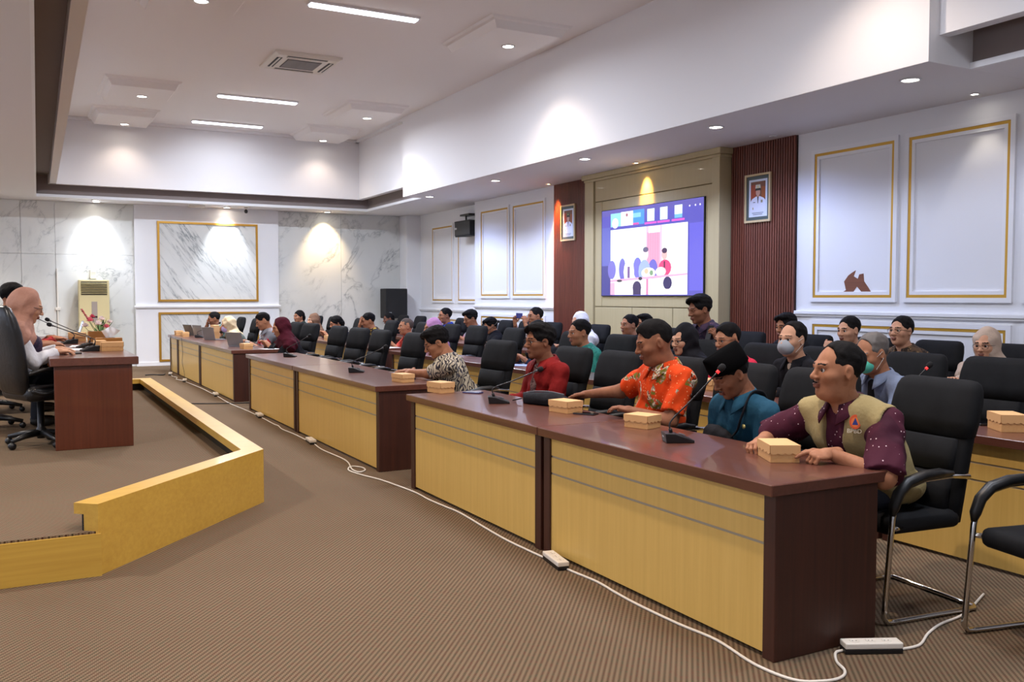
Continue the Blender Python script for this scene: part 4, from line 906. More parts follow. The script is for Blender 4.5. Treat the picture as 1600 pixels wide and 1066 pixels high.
def hand_mesh(pose,side,h=.0036):
    key=(pose,side,h)
    if key in _hands: return _hands[key]
    cu={'rest':(22,28,18),'flat':(6,8,6),'grip':(42,48,34),'fist':(75,85,60),'point':(12,14,8)}[pose]
    P=[ell((-.052,0,0),(.050,.041,.0165),k=.012),cap((.035,0,0),(-.02,0,0),.027,.028,.015)]
    for fi,(ky,L) in enumerate(((.031,.072),(.0105,.080),(-.0105,.074),(-.030,.058))):
        p=V3(-.086+.006*(fi==3)+.003*(fi==0),ky,.001); ang=0; sp=(.10,.02,-.05,-.13)[fi]
        cc=cu if not(pose=='point' and fi>0) else (60,65,45)
        for j,f in enumerate((.46,.30,.24)):
            ang+=math.radians(cc[j]); d=V3(-math.cos(ang)*math.cos(sp),math.sin(sp)*math.cos(ang),-math.sin(ang)); e=p+d*L*f
            r0=.0098-.001*j; P.append(cap(p,e,r0,r0-.0011,.005)); p=e
    p=V3(-.022,.030,-.006)
    for d,L,r in (((-.62,.74,-.22),.040,.0135),((-.88,.36,-.30),.032,.0115),((-.96,.10,-.26),.024,.0105)):
        d=np.array(d)/np.linalg.norm(d); P.append(cap(p,p+d*L,r,r-.0012,.008)); p=p+d*L
    v,q=sdf(P,h)
    if side<0: v=v*np.array([1,-1,1]); q=q[:,::-1]
    _hands[key]=(v,q); return _hands[key]
def frame(d,n):
    """rotation whose -X column is d and -Z column is palm normal n"""
    d=np.array(d,float); d/=np.linalg.norm(d); n=np.array(n,float); n-=d*(n@d); n/=np.linalg.norm(n)
    x=-d; z=-n; y=np.cross(z,x); return np.stack([x,y,z],1)
def rotz(a): c,s=math.cos(a),math.sin(a); return np.array([[c,-s,0],[s,c,0],[0,0,1]])
def roty(a): c,s=math.cos(a),math.sin(a); return np.array([[c,0,s],[0,1,0],[-s,0,c]])
def rotx(a): c,s=math.cos(a),math.sin(a); return np.array([[1,0,0],[0,c,-s],[0,s,c]])
SKINS=[]
for i_,(a_,b_) in enumerate((((150,100,72),(172,120,90)),((124,80,58),(146,98,72)),((182,134,106),(202,154,124)),((96,60,44),(116,74,54)))):
    m_=mat('skin_%d'%i_,b_,.62,spec=.25); t_=NT(m_); t_.base(t_.ramp(t_.noise(t_.coords(),14,4,.6),[(.3,a_),(.7,b_)])); SKINS.append(m_)
LIP=mat('lip',(124,74,60),.5); EYEW=mat('eye_white',(216,208,200),.25); IRIS=mat('iris_dark',(28,18,14),.15)
HAIRB=mat('hair_black',(17,15,15),.8,spec=.15); _t=NT(HAIRB); _t.bump(_t.noise(_t.coords((40,260,90)),1.0,3,.6),.5,.004); HAIRG=mat('hair_grey',(92,86,82),.6); HAIRST=mat('hair_stubble',(66,54,48),.8)
TROUS=m_fabric('trousers_dark',(26,28,34),None,.85,400,.3); SHOE=mat('shoe_black',(18,17,17),.35)
def m_batik(name,base,c2,c3,scale=9,warp=3.0,lines=.0,dots=None,thr=.5,rough=.8):
    m=mat(name,base,rough,spec=.25); t=NT(m); v=t.coords()
    n=t.noise(v,scale,2,.5,warp*.4); col=t.ramp(n,[(thr-.03,base),(thr+.03,c2)])
    vo=t.add('ShaderNodeTexVoronoi'); vo.inputs['Scale'].default_value=scale*1.7
    wn=t.add('ShaderNodeTexNoise'); wn.inputs['Scale'].default_value=scale*2.2; wn.inputs['Detail'].default_value=3; t.ln(v,wn.inputs['Vector'])
    sc_=t.add('ShaderNodeVectorMath',operation='SCALE'); sc_.inputs['Scale'].default_value=1.6/scale; t.ln(wn.outputs['Color'],sc_.inputs[0]); av=t.add('ShaderNodeVectorMath',operation='ADD'); t.ln(v,av.inputs[0]); t.ln(sc_.outputs[0],av.inputs[1]); t.ln(av.outputs[0],vo.inputs['Vector'])
    n3=t.noise(v,scale*.5,2); msk=t.math('MULTIPLY',t.ramp(vo.outputs['Distance'],[(.28,(1,1,1)),(.34,(0,0,0))]),t.ramp(n3,[(.47,(0,0,0)),(.53,(1,1,1))]))
    col=t.mix(msk,col,c3)
    if lines:
        w=t.add('ShaderNodeTexWave'); w.inputs['Scale'].default_value=scale*lines; w.inputs['Distortion'].default_value=14; w.inputs['Detail'].default_value=1; w.inputs['Detail Scale'].default_value=1.2; t.ln(v,w.inputs['Vector'])
        col=t.mix(t.ramp(w.outputs['Fac'],[(.60,(0,0,0)),(.68,(1,1,1))]),col,c2)
    if dots:
        v2=t.add('ShaderNodeTexVoronoi'); v2.inputs['Scale'].default_value=dots[0]; v2.inputs['Randomness'].default_value=.55; t.ln(v,v2.inputs['Vector'])
        col=t.mix(t.ramp(v2.outputs['Distance'],[(dots[1],(1,1,1)),(dots[1]+.02,(0,0,0))]),col,dots[2])
    t.base(col); t.bump(t.noise(v,10,3),.3,.012); return m
C_={}
C_['cream_batik']=m_batik('batik_cream',(196,184,160),(58,54,60),(96,98,112),10,2.5,1.1,None,.66)
C_['orange']=m_batik('batik_orange',(222,78,26),(196,56,22),(200,176,132),6.5,2.0,0,(42,.15,(236,176,130)),.56)
def m_orange():
    m=mat('batik_orange_patches',(222,78,26),.8,spec=.15); t=NT(m); v=t.coords()
    small=t.add('ShaderNodeTexVoronoi'); small.inputs['Scale'].default_value=44; small.inputs['Randomness'].default_value=.35; t.ln(v,small.inputs['Vector'])
    col=t.mix(t.ramp(small.outputs['Distance'],[(.14,(1,1,1)),(.18,(0,0,0))]),(206,66,20),(232,160,110))
    a=t.noise(v,8.5,2,.5,.6); b=t.noise(v,31,3,.6,1.2); pc=t.ramp(t.noise(v,19,2,.5,.8),[(.40,(116,110,44)),(.47,(150,138,120)),(.53,(222,206,180)),(.60,(92,40,26))],'CONSTANT')
    msk=t.math('MULTIPLY',t.ramp(a,[(.545,(0,0,0)),(.56,(1,1,1))]),t.ramp(b,[(.40,(0,0,0)),(.44,(1,1,1))]))
    t.base(t.mix(msk,col,pc)); t.bump(t.noise(v,12,3),.5,.015); return m
C_['orange']=m_orange()
C_['maroon']=m_batik('maroon_dotted',(70,22,42),(58,16,36),(64,18,38),6,1,0,(38,.11,(226,200,206)),.55)
C_['red']=m_fabric('shirt_red',(112,22,22),(136,32,30),.75,500,.4)
C_['teal']=m_fabric('shirt_teal_blue',(28,66,88),(42,86,108),.8,500,.4)
C_['greenb']=m_batik('batik_green',(52,138,124),(38,116,106),(88,160,146),22,2,0,None,.5)
C_['black']=m_fabric('cloth_black',(20,20,24),(32,32,36),.85,500,.4)
C_['pinkred']=m_batik('shirt_pink_red',(206,36,66),(186,26,54),(224,70,70),16,1,0,None,.5)
C_['greyblue']=m_fabric('jacket_grey_blue',(104,116,142),(134,146,170),.85,500,.5)
C_['brownb']=m_batik('batik_brown',(74,56,40),(36,28,24),(150,120,80),22,2,0,None,.5)
C_['beige']=m_fabric('cloth_beige',(172,152,136),(192,172,156),.85,500,.4)
C_['greyshirt']=m_fabric('shirt_grey',(120,124,132),(150,152,158),.85,500,.4)
C_['greyred']=m_batik('shirt_grey_red',(128,128,134),(150,150,154),(196,40,54),5,1,0,None,.55)
C_['greypink']=m_batik('shirt_grey_pink',(146,150,166),(166,168,182),(200,60,80),5,1,0,None,.55)
C_['blue']=m_fabric('shirt_royal_blue',(34,66,172),(46,84,200),.8,500,.4)
C_['purple']=m_fabric('cloth_purple',(146,104,146),(170,128,168),.85,500,.4)
C_['plaid']=m_batik('shirt_purple_batik',(64,46,66),(40,34,56),(104,72,84),26,1,0,None,.5)
C_['yellowb']=m_batik('batik_yellow_dark',(40,38,44),(28,28,34),(206,168,60),10,2,0,None,.5)
C_['redb']=m_batik('batik_red_orange',(192,72,60),(170,56,50),(214,130,96),18,2,0,None,.5)
C_['tealp']=m_batik('shirt_teal_pattern',(52,96,96),(120,150,146),(170,186,176),14,2,0,None,.55)
C_['greygreen']=m_fabric('cloth_grey_green',(76,84,78),(96,104,96),.85,500,.4)
C_['maroonc']=m_fabric('cloth_maroon',(58,18,28),(78,26,38),.9,500,.5)
C_['creamc']=m_fabric('cloth_cream',(196,172,136),(216,196,162),.88,500,.8)
C_['brownc']=m_fabric('cloth_brown',(104,78,62),(126,96,78),.88,500,.4)
C_['pinkc']=m_fabric('cloth_dusty_pink',(168,122,104),(194,148,130),.85,500,.8)
C_['white']=m_fabric('cloth_white',(206,206,212),(226,226,230),.85,500,.4)
C_['navy']=m_fabric('cloth_navy',(28,32,52),(40,46,70),.85,500,.4)
C_['khaki']=m_fabric('vest_khaki',(150,134,92),(176,160,116),.85,500,.6)
C_['darkgreen']=m_fabric('jacket_dark_green',(30,44,44),(44,60,58),.85,500,.4)
C_['redpat']=m_batik('batik_dark_red',(150,34,34),(110,24,28),(196,90,70),24,2,0,None,.5)
# wearables in the head frame, shared
def glasses_mesh(dark=True):
    m=MB()
    for s in (-1,1):
        m.tube([(-.104+.012*(abs(y)/.026)**2*.5,s*.032+y,.0+z) for y,z in [(.026*math.cos(2*PI*k/14),.019*math.sin(2*PI*k/14)) for k in range(14)]],.0017,5,closed=True)
        m.tube([(-.098,s*.056,.006),(-.05,s*.076,.006),(.008,s*.083,.004),(.022,s*.082,-.012)],.0018,5)
    m.tube([(-.107,-.007,.004),(-.112,0,.006),(-.107,.007,.004)],.0017,5); return m
GLASS=glasses_mesh().mesh('glasses',[mat('glasses_frame',(34,28,28),.3)],True)
def mask_mesh(m_):
    v,q=sdf([ell((-.068,0,-.050),(.056,.060,.056),k=.01),cap((-.09,0,-.02),(-.106,0,-.045),.022,.018,.02),ell((.015,0,-.05),(.055,.14,.14),k=.006,sub=True)],.005); return np_mesh('face_mask',v,q,[m_])
def mask_strap():
    m=MB()
    for s in (-1,1):
        for z0,z1 in ((-.02,.015),(-.085,-.025)): m.tube([(-.045,s*.062,z0),(-.02,s*.076,(z0+z1)/2),(.008,s*.085,z1)],.0012,4)
    return m.mesh('strap',[mat('strap_white',(226,226,222),.7)])
MASKG=mask_mesh(mat('mask_grey',(150,154,160),.8)); MASKT=mask_mesh(mat('mask_green',(86,196,172),.75)); MASKP=mask_mesh(mat('mask_lilac',(170,150,190),.8)); STRAP=mask_strap()
PECI=ring_loft([(.010,.038,.110,.092),(.010,.042,.115,.096),(.006,.085,.116,.084),(.002,.125,.117,.058),(-.001,.142,.117,.036),(-.001,.148,.114,.016)],28,2.3).mesh('cap',[mat('velvet_black',(6,6,7),.95,spec=.05)],True)
N_P=[0]
def person(label,x,y,head,yaw=0,hy=0,hp=0,hr=0,s=1.1,b=1.0,arms=None,shirt='black',sleeve='short',hair='short',haircol=None,skin=0,zf=0,h=.012,kind='m',wear=(),hijab=None,vest=None,stand=False,lean=0,collar=True,legs=True,group='seated people',hh=.005,brow=None):
    root=thing('person',label,'person',(x,y,zf),math.radians(yaw),group); root['pose']='standing' if stand else 'seated'; Rb=rotz(-math.radians(yaw)); L=lambda p: Rb@(np.array(p,float)-np.array([x,y,zf]))
    D=lambda d: Rb@np.array(d,float)
    Hl=L(head); RH=rotz(math.radians(hy))@roty(-math.radians(hp))@rotx(math.radians(hr))
    HM=lambda p: Hl+RH@(np.array(p)*s)
    B=HM((.022,0,-.085)); N=B+V3(.036-.0005*hp,0,-.064)*s
    Pv=V3(.03,0,.60) if not stand else V3(.02,0,.90)
    u=N-Pv; LL=np.linalg.norm(u); u/=LL
    ux=np.array([u[2],0,-u[0]]); ux/=np.linalg.norm(ux); uy=np.cross(u,ux); RT=np.stack([ux,uy,u],1)
    T=lambda f,dx=0: Pv+u*LL*f+ux*dx
    def torso(g,k=.05):
        P=[ell(Pv,(.13*b+g,.170*b+g,.13),k=k),ell(T(.30,-.015),(.122*b+g,.160*b+g,.17),RT,k=k),ell(T(.68,-.0),(.112*b+g,.168*b+g,.17),RT,k=k)]
        for q in (-1,1): P+=[cap(N+V3(.005,q*.045,-.03),S[q],.050+g,.048+g,k)]
        return P
    S={q:N+V3(.012,q*.178*b,-.066) for q in (-1,1)}
    E={};Wr={};body=torso(0.0); sh=torso(.020)
    hands=[]; arms=arms or {}
    for q in (-1,1):       # -1 is the person's left (towards the camera), +1 the right
        a=arms.get(q,{}); w=L(a['w']) if 'w' in a else V3(*a.get('lw',(-.40,q*.11,.79)))
        up,fo=.285,.25; d=w-S[q]; dl=np.linalg.norm(d)
        if dl>up+fo-.006: w=S[q]+d/dl*(up+fo-.006); d=w-S[q]; dl=np.linalg.norm(d)
        dn=d/dl; pr=(up*up-fo*fo+dl*dl)/(2*dl); ht=math.sqrt(max(up*up-pr*pr,0)); pole=np.array(a.get('pole',(.2,q*.55,-.9)),float); pole-=dn*(pole@dn); pole/=np.linalg.norm(pole)
        e=S[q]+dn*pr+pole*ht; E[q]=e; Wr[q]=w
        body+=[cap(S[q],e,.052*b,.043*b,.03),cap(e,w,.043*b,.029,.02)]
        if sleeve in('short','half'): f=.80 if sleeve=='short' else .98; sh+=[cap(S[q],S[q]+(e-S[q])*f,.058*b+.006,(.068 if sleeve=='short' else .078)*b,.03,True)]
        else: sh+=[cap(S[q],e,.058*b+.006,.060*b,.03),cap(e,e+(w-e)*.93,.062*b,.045,.02,True)]
        fd=D(a['dir']) if 'dir' in a else (w-e); pn=D(a['palm']) if 'palm' in a else V3(0,0,-1)
        if a.get('pose')!='none': hands.append((q,w,frame(fd,pn),a.get('pose','rest')))
    body+=[cap(B,N,.059*s,.068,.03)]
    lg=[];shoes=[]
    if legs:
        for q in (-1,1):
            if stand: hp_,kn,an=V3(.02,q*.09,.88),V3(-.02,q*.10,.50),V3(.02,q*.11,.09)
            else: hp_,kn,an=V3(.02,q*.09,.57),V3(-.40,q*.12,.53),V3(-.36,q*.12,.09)
            lg+=[cap(hp_,kn,.088,.064,.03),cap(kn,an,.060,.048,.02)]; shoes.append(an)
        lg+=[ell(Pv-V3(0,0,.02),(.135*b,.172*b,.12),k=.04)]
    v,q_=sdf(body,h); mi=np.zeros(len(q_),int)
    hv,hq,hm=head_mesh(kind,hh); hv=Hl+(hv*s)@RH.T
    if hp>11: hm=np.where(hm>=3,0,hm)
    vs=[v,hv];qs=[q_,hq+len(v)];ms=[mi,hm];o=len(v)+len(hv)
    for sd,w,R,pose in hands:
        a,bq=hand_mesh(pose,-sd,.0036 if h<.0115 else .005); a=w+(a*1.04)@R.T; vs.append(a);qs.append(bq+o);ms.append(np.zeros(len(bq),int));o+=len(a)
    link('body',np_mesh('body',np.concatenate(vs),np.concatenate(qs),[SKINS[skin],LIP,brow or HAIRB,EYEW,IRIS],np.concatenate(ms)),root)
    # shirt
    col=[]
    if collar and not hijab:
        cv=[];cf=[];n=22
        for k in range(n+1):
            a=math.radians(-158+316*k/n); c_,s_=math.cos(a),math.sin(a); tip=max(0,(abs(math.degrees(a))-105)/53)
            for r_,z_ in ((.064*s,.050+.016*c_),(.072*s,.056+.016*c_),(.100*s+.020*tip,.014+.014*c_-.050*tip),(.096*s+.020*tip,.008+.014*c_-.050*tip)):
                cv.append(tuple(N+V3(r_*c_-.004-.012*tip,r_*s_,z_-.022*tip-.012)))
        for k in range(n):
            for m2 in range(4): a0=k*4+m2;a1=k*4+(m2+1)%4; cf.append((a0,a1,a1+4,a0+4))
        cf+=[(3,2,1,0),(n*4,n*4+1,n*4+2,n*4+3)]
        MB().add(cv,cf).build('collar',C_[shirt],root,True)
    sv,sq=sdf(sh+col+[cap(N+V3(0,0,-.02),HM((0.02,0,-.10)),.052*s,.060*s,.010,sub=True)],h,fold_disp(.0062,33)); link('shirt',np_mesh('shirt',sv,sq,[C_[shirt]]),root)
    if vest:
        ft=T(.99,-.10);fb=T(.05,-.16)
        vp=torso(.040)+[cap(N+V3(0,0,-.01),HM((0.02,0,-.10)),.062*s,.070*s,.010,sub=True),cap(T(1.05,-.13),T(.40,-.16),.062,.052,.012,sub=True),cap(T(.40,-.16),T(-.2,-.17),.05,.07,.012,sub=True)]
        for q in (-1,1): vp+=[cap(S[q]+V3(0,q*.055,-.01),E[q]+V3(0,q*.05,0),.076*b,.09*b,.012,sub=True)]
        vv,vq=sdf(vp,h,fold_disp(.005,22)); link('vest',np_mesh('vest',vv,vq,[C_[vest]]),root)
    if lg:
        lv,lq=sdf(lg,.016); link('trousers',np_mesh('trousers',lv,lq,[TROUS]),root)
        for an in shoes:
            zv,zq=sdf([ell(an+V3(-.07,0,-.045),(.125,.046,.042),k=.02),cap(an+V3(0,0,-.03),an+V3(0,0,.02),.045,.045,.02),ell(an+V3(-.05,0,-.145),(.4,.4,.06),k=.005,sub=True)],.012); link('shoe',np_mesh('shoe',zv,zq,[SHOE]),root)
    def on_head(name,me,sc=1.0):
        ob=link(name,me,root); ob.matrix_local=Matrix.Translation(Hl)@Matrix(RH.tolist()).to_4x4()@Matrix.Scale(s*sc,4); return ob
    if hijab:
        tr=lambda p:HM(p)
        hp2=[ell(HM((.032,0,.012)),np.array((.118,.100,.134))*s,RH,k=.03),cap(HM((.03,0,-.06)),N+V3(.0,0,-.02),.085*s,.105*s,.04),cap(N+V3(.02,0,0),T(.72,.0),.11,.15*b,.05)]
        hp2+=[cap(N+V3(-.03,-.04,-.02),T(.66,-.07)+V3(0,-.05,0),.075,.07,.05),cap(N+V3(-.03,.04,-.02),T(.66,-.07)+V3(0,.05,0),.075,.07,.05)]
        for q in (-1,1): hp2+=[cap(N+V3(0,q*.05,-.02),S[q]+V3(0,q*.015,-.03),.10,.112,.05)]
        hp2+=[ell(HM((-.140,0,-.034)),np.array((.112,.062,.076))*s,RH,k=.012,sub=True)]
        hv2,hq2=sdf(hp2,min(h,.009),drape_disp(.011,34)); link('headscarf',np_mesh('headscarf',hv2,hq2,[C_[hijab]]),root)
    elif hair!='none': on_head('hair',hair_mesh(hair,min(hh,.005),haircol or HAIRB))
    for wname in wear:
        if wname=='glasses': on_head('glasses',GLASS)
        if wname in('mg','mt','mp'): on_head('face_mask',{'mg':MASKG,'mt':MASKT,'mp':MASKP}[wname]); on_head('mask_strap',STRAP)
        if wname=='peci': on_head('velvet_cap',PECI,1.0)
        if wname=='moustache':
            v_,q2=sdf([cap((-.101,-.019,-.052),(-.1075,0,-.0485),.0022,.0030,.003),cap((-.101,.019,-.052),(-.1075,0,-.0485),.0022,.0030,.003)],.002); on_head('moustache',np_mesh('moustache',v_,q2,[HAIRB]))
    return dict(root=root,N=N,S=S,E=E,W=Wr,T=T,HM=HM,RT=RT,Pv=Pv,RH=RH,Hl=Hl,b=b,s=s)
def seat(*a,**k): return person(*a,**k)
NR=dict(h=.009,hh=.0038); MD=dict(h=.011,hh=.005); FR=dict(h=.014,hh=.006)
def placket(P,m_,f0=.95,f1=.3,r=.034,dx=-.108):
    T=P['T']; b=P['b']; v,q=sdf([cap(T(f0,dx*.80),T(.62,dx*1.08*b),r*.8,r,.02),cap(T(.62,dx*1.08*b),T(f1,dx*1.25*b),r,r,.02)],.009); link('placket',np_mesh('placket',v,q,[m_]),P['root'])
# ---- front row
P9=seat('heavy man in khaki vest over dotted maroon shirt holding a snack box',3.74,3.14,(3.47,3.124,1.165),yaw=2,hy=-20,hp=-2,s=1.12,b=1.22,kind='r',shirt='maroon',sleeve='half',vest='khaki',skin=0,hair='receding',wear=('moustache',),
   arms={-1:dict(w=(3.30,3.00,.795),dir=(-1,.22,-.05),palm=(.1,.35,-1),pose='point',pole=(.3,-.75,-.35)),1:dict(w=(3.27,3.42,.795),dir=(-1,-.45,0),palm=(0,-.3,-1),pose='grip',pole=(.2,.8,-.4))},**NR)
P8=seat('man in teal shirt with black velvet cap looking down',3.72,4.02,(3.52,3.93,1.085),yaw=0,hy=-8,hp=28,s=1.04,shirt='teal',sleeve='long',skin=1,hair='short',wear=('peci','moustache'),arms={-1:dict(lw=(-.22,-.06,.66),pose='rest'),1:dict(lw=(-.24,.08,.66),pose='rest')},**NR)
P7=seat('man in orange batik shirt looking down at the desk',3.72,4.86,(3.60,4.738,1.228),yaw=-6,hy=-14,hp=16,s=1.12,b=1.12,shirt='orange',skin=1,kind='r',hair='crop',arms={-1:dict(w=(3.40,4.70,.80),pose='rest'),1:dict(w=(3.50,5.36,.84),dir=(-.5,1,-.25),palm=(-.4,0,-1),pose='grip',pole=(.3,.4,-.6))},**NR)
P6=seat('man with glasses in plain red shirt beside the black pouch',3.70,6.30,(3.60,6.205,1.17),yaw=4,hy=-6,hp=2,s=1.10,shirt='red',sleeve='long',skin=1,hair='full',wear=('glasses',),arms={-1:dict(lw=(-.27,-.10,.70)),1:dict(lw=(-.27,.10,.70))},**NR)
placket(P6,m_batik('placket_paisley',(120,96,92),(70,46,48),(160,140,130),40,2,0,None,.5))
P5=seat('man with glasses in cream batik bowing over the desk with clasped hands',3.66,7.80,(3.40,7.755,1.10),yaw=-22,hy=6,hp=26,s=1.10,b=1.05,shirt='cream_batik',skin=0,hair='full',wear=('glasses',),
   arms={-1:dict(w=(3.25,8.15,.79),dir=(-.25,1,0),palm=(.6,.2,-.8),pose='grip',pole=(.0,-.4,-.8)),1:dict(w=(3.30,8.22,.80),dir=(-.6,.4,0),palm=(0,-.4,-1),pose='grip')},**NR)
seat('woman wrapped in a long dark maroon headscarf at the front desk',3.68,13.75,(3.45,13.651,1.06),hp=14,shirt='black',sleeve='long',hijab='maroonc',skin=0,kind='f',b=1.1,**FR)
seat('man in grey shirt with red shoulder patch writing at the front desk',3.70,14.85,(3.46,14.779,1.128),hp=22,shirt='greyred',skin=0,hair='crop',arms={-1:dict(lw=(-.46,-.04,.79),pose='grip'),1:dict(lw=(-.46,.06,.79),pose='grip')},**FR)
seat('woman in cream headscarf and lilac mask resting her head on her hand',3.66,17.4,(3.40,17.264,1.005),hp=18,hy=8,s=1.12,shirt='greygreen',sleeve='long',hijab='creamc',kind='f',skin=2,wear=('mp',),arms={1:dict(w=(3.30,17.38,.93),dir=(.3,-.1,1),palm=(.9,-.3,0),pose='flat'),-1:dict(lw=(-.38,-.06,.79))},**FR)
seat('man in teal patterned shirt at the last laptop with hand at his mouth',3.66,18.85,(3.42,18.732,1.085),hp=12,shirt='tealp',skin=1,arms={1:dict(w=(3.32,18.86,.97),dir=(.05,-.1,1),palm=(.9,0,.2),pose='fist'),-1:dict(lw=(-.44,-.10,.79))},**FR)
# ---- second row
seat('dark haired woman in dark green jacket turning to the camera near the marble wall',5.52,19.75,(5.40,19.755,1.088),hy=22,shirt='darkgreen',sleeve='long',hair='bun',kind='f',skin=0,**FR)
seat('woman in brown headscarf at the far second row desk',5.52,18.6,(5.38,18.609,1.03),hy=16,shirt='brownc',sleeve='long',hijab='brownc',kind='f',skin=2,**FR)
seat('woman with dark hair tied back looking down in the second row',5.52,16.9,(5.32,16.865,1.02),hp=18,shirt='navy',sleeve='long',hair='bun',kind='f',skin=0,**FR)
seat('man in yellow and black batik covering his eyes with one hand',5.52,15.2,(5.35,15.147,1.10),hp=14,s=1.14,shirt='yellowb',sleeve='long',skin=0,arms={1:dict(w=(5.22,15.20,1.02),dir=(.05,-.35,1),palm=(.95,-.1,0),pose='flat'),-1:dict(lw=(-.38,-.08,.79))},**FR)
seat('bald man in red orange batik in the second row',5.52,13.5,(5.38,13.47,1.05),shirt='redb',skin=0,hair='stubble',haircol=HAIRST,**FR)
seat('woman in purple headscarf behind the cream batik man',5.52,12.4,(5.35,12.364,1.06),hp=4,shirt='purple',sleeve='long',hijab='purple',kind='f',skin=0,**FR)
seat('woman in black headscarf writing behind the red shirt man',5.52,9.25,(5.30,9.21,1.085),hp=22,shirt='navy',sleeve='long',hijab='black',kind='f',skin=0,**MD)
PT=seat('man in green batik shirt in the second row',5.52,8.36,(5.38,8.413,1.13),hy=-4,hp=4,s=1.16,shirt='greenb',sleeve='long',skin=0,hair='short',wear=(),arms={-1:dict(lw=(-.26,-.05,.80),pose='fist'),1:dict(lw=(-.26,.06,.80),pose='fist')},**MD)
placket(PT,C_['greygreen'],.95,.35,.03)
seat('woman with glasses in black headscarf behind the orange batik man',5.52,6.66,(5.32,6.57,1.125),hp=6,hy=4,shirt='black',sleeve='long',hijab='black',kind='f',skin=2,wear=('glasses',),**MD)
seat('man with glasses in pinkish red shirt behind the black cap man',5.52,6.04,(5.38,6.045,1.152),hp=8,s=1.12,shirt='pinkred',sleeve='long',skin=0,hair='crop',wear=('glasses',),**MD)
PM=seat('man in grey face mask and black jacket',5.52,5.34,(5.38,5.298,1.183),hy=8,hp=0,s=1.14,shirt='black',sleeve='long',skin=2,hair='receding',wear=('mg',),**MD)
placket(PM,C_['beige'],.97,.5,.026)
PG=seat('older grey haired man in green mask and grey blue jacket leaning forward',5.50,4.50,(5.25,4.423,1.125),hp=16,hy=-6,s=1.14,shirt='greyblue',sleeve='long',skin=0,hair='receding',haircol=HAIRG,brow=HAIRG,wear=('mt',),**MD)
placket(PG,C_['black'],.97,.3,.04)
# ---- third row
seat('man half hidden before the floor speaker in dark jacket',7.36,19.1,(7.2,19.045,1.03),hp=10,shirt='black',sleeve='long',skin=3,**FR)
seat('man with glasses in royal blue shirt by the left wall panels',7.38,16.25,(7.3,16.245,1.155),s=1.2,shirt='blue',skin=0,wear=('glasses',),**FR)
seat('man with glasses in grey and pink shirt leaning forward',7.38,14.95,(7.2,14.898,1.128),hp=16,s=1.2,shirt='greypink',skin=0,hair='full',wear=('glasses',),**FR)
seat('dark haired person mostly hidden beside the grey and pink shirt man',7.38,14.35,(7.35,14.40,1.01),hp=20,shirt='black',skin=0,hair='full',legs=False,**FR)
PH=seat('man with glasses holding a blue phone up in front of his face',7.40,12.78,(7.3,12.727,1.208),s=1.16,shirt='white',skin=0,wear=('glasses',),arms={-1:dict(w=(7.06,12.62,1.10),dir=(-.1,.1,1),palm=(.1,1,0),pose='grip'),1:dict(w=(7.04,12.92,1.10),dir=(-.1,-.1,1),palm=(.1,-1,0),pose='grip')},**FR)
seat('woman in white headscarf behind the man in green batik',7.38,11.4,(7.25,11.338,1.15),hp=8,shirt='white',sleeve='long',hijab='white',kind='f',skin=2,**FR)
seat('man in dark shirt seated right below the screen',7.34,9.78,(7.05,9.814,1.15),shirt='black',skin=0,s=1.12,**FR)
seat('dark haired man hidden behind the orange batik man in the third row',7.80,10.45,(7.7,10.37,1.135),shirt='black',skin=0,hair='full',**FR)
seat('dark haired man behind the grey mask man in the third row',7.36,7.25,(7.3,7.284,1.20),hp=8,shirt='black',sleeve='long',skin=0,hair='full',**FR)
seat('man in navy shirt with chin on hand in the third row',7.38,6.42,(7.25,6.391,1.187),hp=4,s=1.12,shirt='navy',sleeve='long',skin=2,arms={1:dict(w=(7.06,6.50,.98),dir=(.1,-.2,1),palm=(.9,-.2,0),pose='fist')},**FR)
seat('man with glasses in brown batik in front of the gold panel',7.40,5.76,(7.3,5.819,1.198),hy=4,hp=-3,s=1.14,shirt='brownb',sleeve='long',skin=2,wear=('glasses',),**FR)
seat('woman with glasses in beige headscarf at the right end of the third row',7.38,4.93,(7.25,4.929,1.108),hy=14,hp=4,s=1.1,shirt='beige',sleeve='long',hijab='beige',kind='f',skin=2,wear=('glasses',),**FR)
# ---- standing man
PS=person('standing man in dark purple batik bending forward below the screen',6.20,7.15,(5.95,7.099,1.395),hp=12,hy=-6,s=1.12,shirt='plaid',sleeve='long',skin=1,hair='full',stand=True,group=None,arms={-1:dict(w=(5.98,6.86,1.10),dir=(-.5,0,1),palm=(-.3,1,.2),pose='grip'),1:dict(lw=(-.18,.2,.95))},**MD)
# ---- dais
W1=seat('woman in dusty pink headscarf with glasses writing at the dais table',.0,9.0,(.081,8.95,1.437),yaw=180,hp=18,s=1.12,zf=dz,shirt='white',sleeve='long',hijab='pinkc',kind='f',skin=2,wear=('glasses',),arms={1:dict(w=(.30,8.85,1.05),pose='rest',dir=(1,.15,-.05)),-1:dict(w=(.32,9.15,1.05),pose='rest',dir=(1,0,-.05))},group='people on the dais',**MD)
placket(W1,C_['plaid'],.7,.1,.09,-.10)
seat('dark haired man behind the pink headscarf woman on the dais',-.22,10.2,(-.02,10.2,1.52),yaw=180,hp=4,s=1.12,zf=dz,shirt='greyblue',skin=0,hair='short',group='people on the dais',arms={1:dict(w=(.28,10.05,1.05)),-1:dict(w=(.28,10.35,1.05))},**MD)
seat('man in dark red batik farthest along the dais table',-.18,11.5,(.10,11.5,1.36),yaw=180,hp=18,zf=dz,shirt='redpat',sleeve='long',skin=0,hair='short',group='people on the dais',arms={1:dict(w=(.36,11.3,1.06),dir=(1,.1,0)),-1:dict(w=(.34,11.62,1.06),dir=(1,0,0))},**MD)
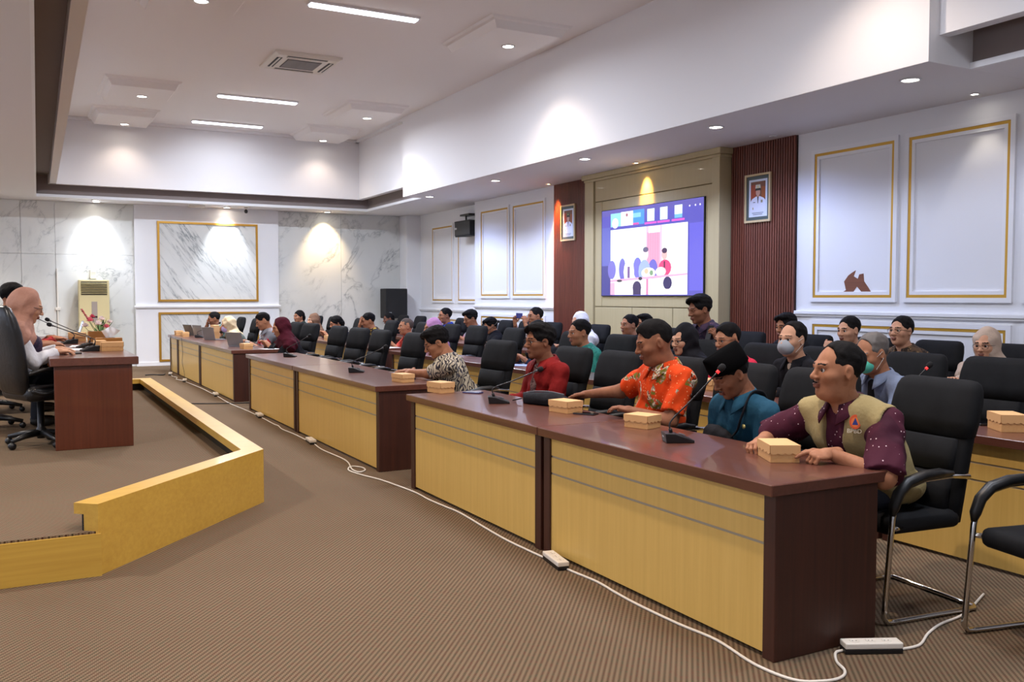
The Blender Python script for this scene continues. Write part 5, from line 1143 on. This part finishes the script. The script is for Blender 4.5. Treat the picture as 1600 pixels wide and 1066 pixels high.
# ---- things people wear or hold that lift away
phone(7.03,12.77,1.22,0,'blue phone held up in landscape by the man in white',(34,44,120),tilt=(0,PI/2,0),s=(.085,.20,.010))
phone(5.93,6.93,1.17,0,'black phone in the hand of the standing man',tilt=(0,PI/2+.3,0),s=(.15,.075,.010))
# vest emblem and lettering
def on_surface(ob,p0,d):
    co=np.empty(len(ob.data.vertices)*3,np.float32); ob.data.vertices.foreach_get('co',co); co=co.reshape(-1,3); d=np.array(d)/np.linalg.norm(d)
    r=co-p0; al=r@d; pe=np.linalg.norm(r-al[:,None]*d,axis=1); k=np.where(pe<.02)[0]; return co[k[np.argmax(al[k])]]
vest=[c for c in P9['root'].children if c.name.startswith('vest')][0]
nd=np.array((-.80,-.55,.12)); nd/=np.linalg.norm(nd)
def badge_frame(p): 
    z=Vector(nd); up=Vector((0,0,1)); y=(up-z*up.dot(z)).normalized(); x=y.cross(z); return Matrix(((x.x,y.x,z.x,p[0]),(x.y,y.y,z.y,p[1]),(x.z,y.z,z.z,p[2]),(0,0,0,1)))
ep=on_surface(vest,P9['T'](.77)+np.array((0,-.008,0)),nd)+nd*.008; Mb=badge_frame(ep)
A=[(oval(0,0,1,1,20),(214,84,40)),(oval(0,-.05,.70,.70,20),(226,120,60)),([(-.52,-.42),(.52,-.42),(0,.56)],(40,54,130))]
flat_art('emblem',A,lambda u,v,l:tuple(Mb@Vector((u*.026,v*.034,.0006*l))),PRINT,P9['root'])
tm=text_mesh('BPBD',.028); tm.transform(badge_frame(on_surface(vest,P9['T'](.60)+np.array((0,.012,0)),nd)+nd*.020)); tm.materials.append(mat('thread_white',(226,220,200),.8)); link('lettering',tm,P9['root'])
# cross-body bag of the man in teal
t=thing('crossbody_bag','black crossbody bag hanging on the chest of the man in teal','bag',(3.72,4.02,0)); BG=m_fabric('bag_black',(24,24,27),(44,44,48),.8,300,.6)
T8=P8['T']; v,q=sdf([ell(T8(.50,-.185)+np.array((0,.03,0)),(.05,.12,.09),P8['RT'],k=.03),ell(T8(.38,-.20)+np.array((0,.04,0)),(.055,.115,.07),P8['RT'],k=.04)],.008,fold_disp(.004,40)); link('bag_body',np_mesh('bag_body',v,q,[BG]),t)
pts=[tuple(p) for p in (T8(.56,-.180)+np.array((0,-.06,0)),T8(.66,-.142)+np.array((0,-.085,0)),T8(.86,-.118)+np.array((0,-.105,0)),P8['N']+np.array((-.03,-.10,.028)),P8['N']+np.array((.05,-.10,.03)),T8(.72,.14)+np.array((0,-.04,0)))]
MB().tube(curve_pts(pts,6),.016,6,flat=.35).build('strap',BG,t,True)
MB().lathe([(.0001,0),(.012,.001),(.0135,.004),(.0001,.005)],n=14).xform(Matrix.Translation(Vector(T8(.72,-.130)+np.array((0,-.13,0))))@Matrix.Rotation(-PI/2,4,'Y')).build('pin_badge',mat('badge_gold',(206,190,120),.35,.5),P8['root'],True)
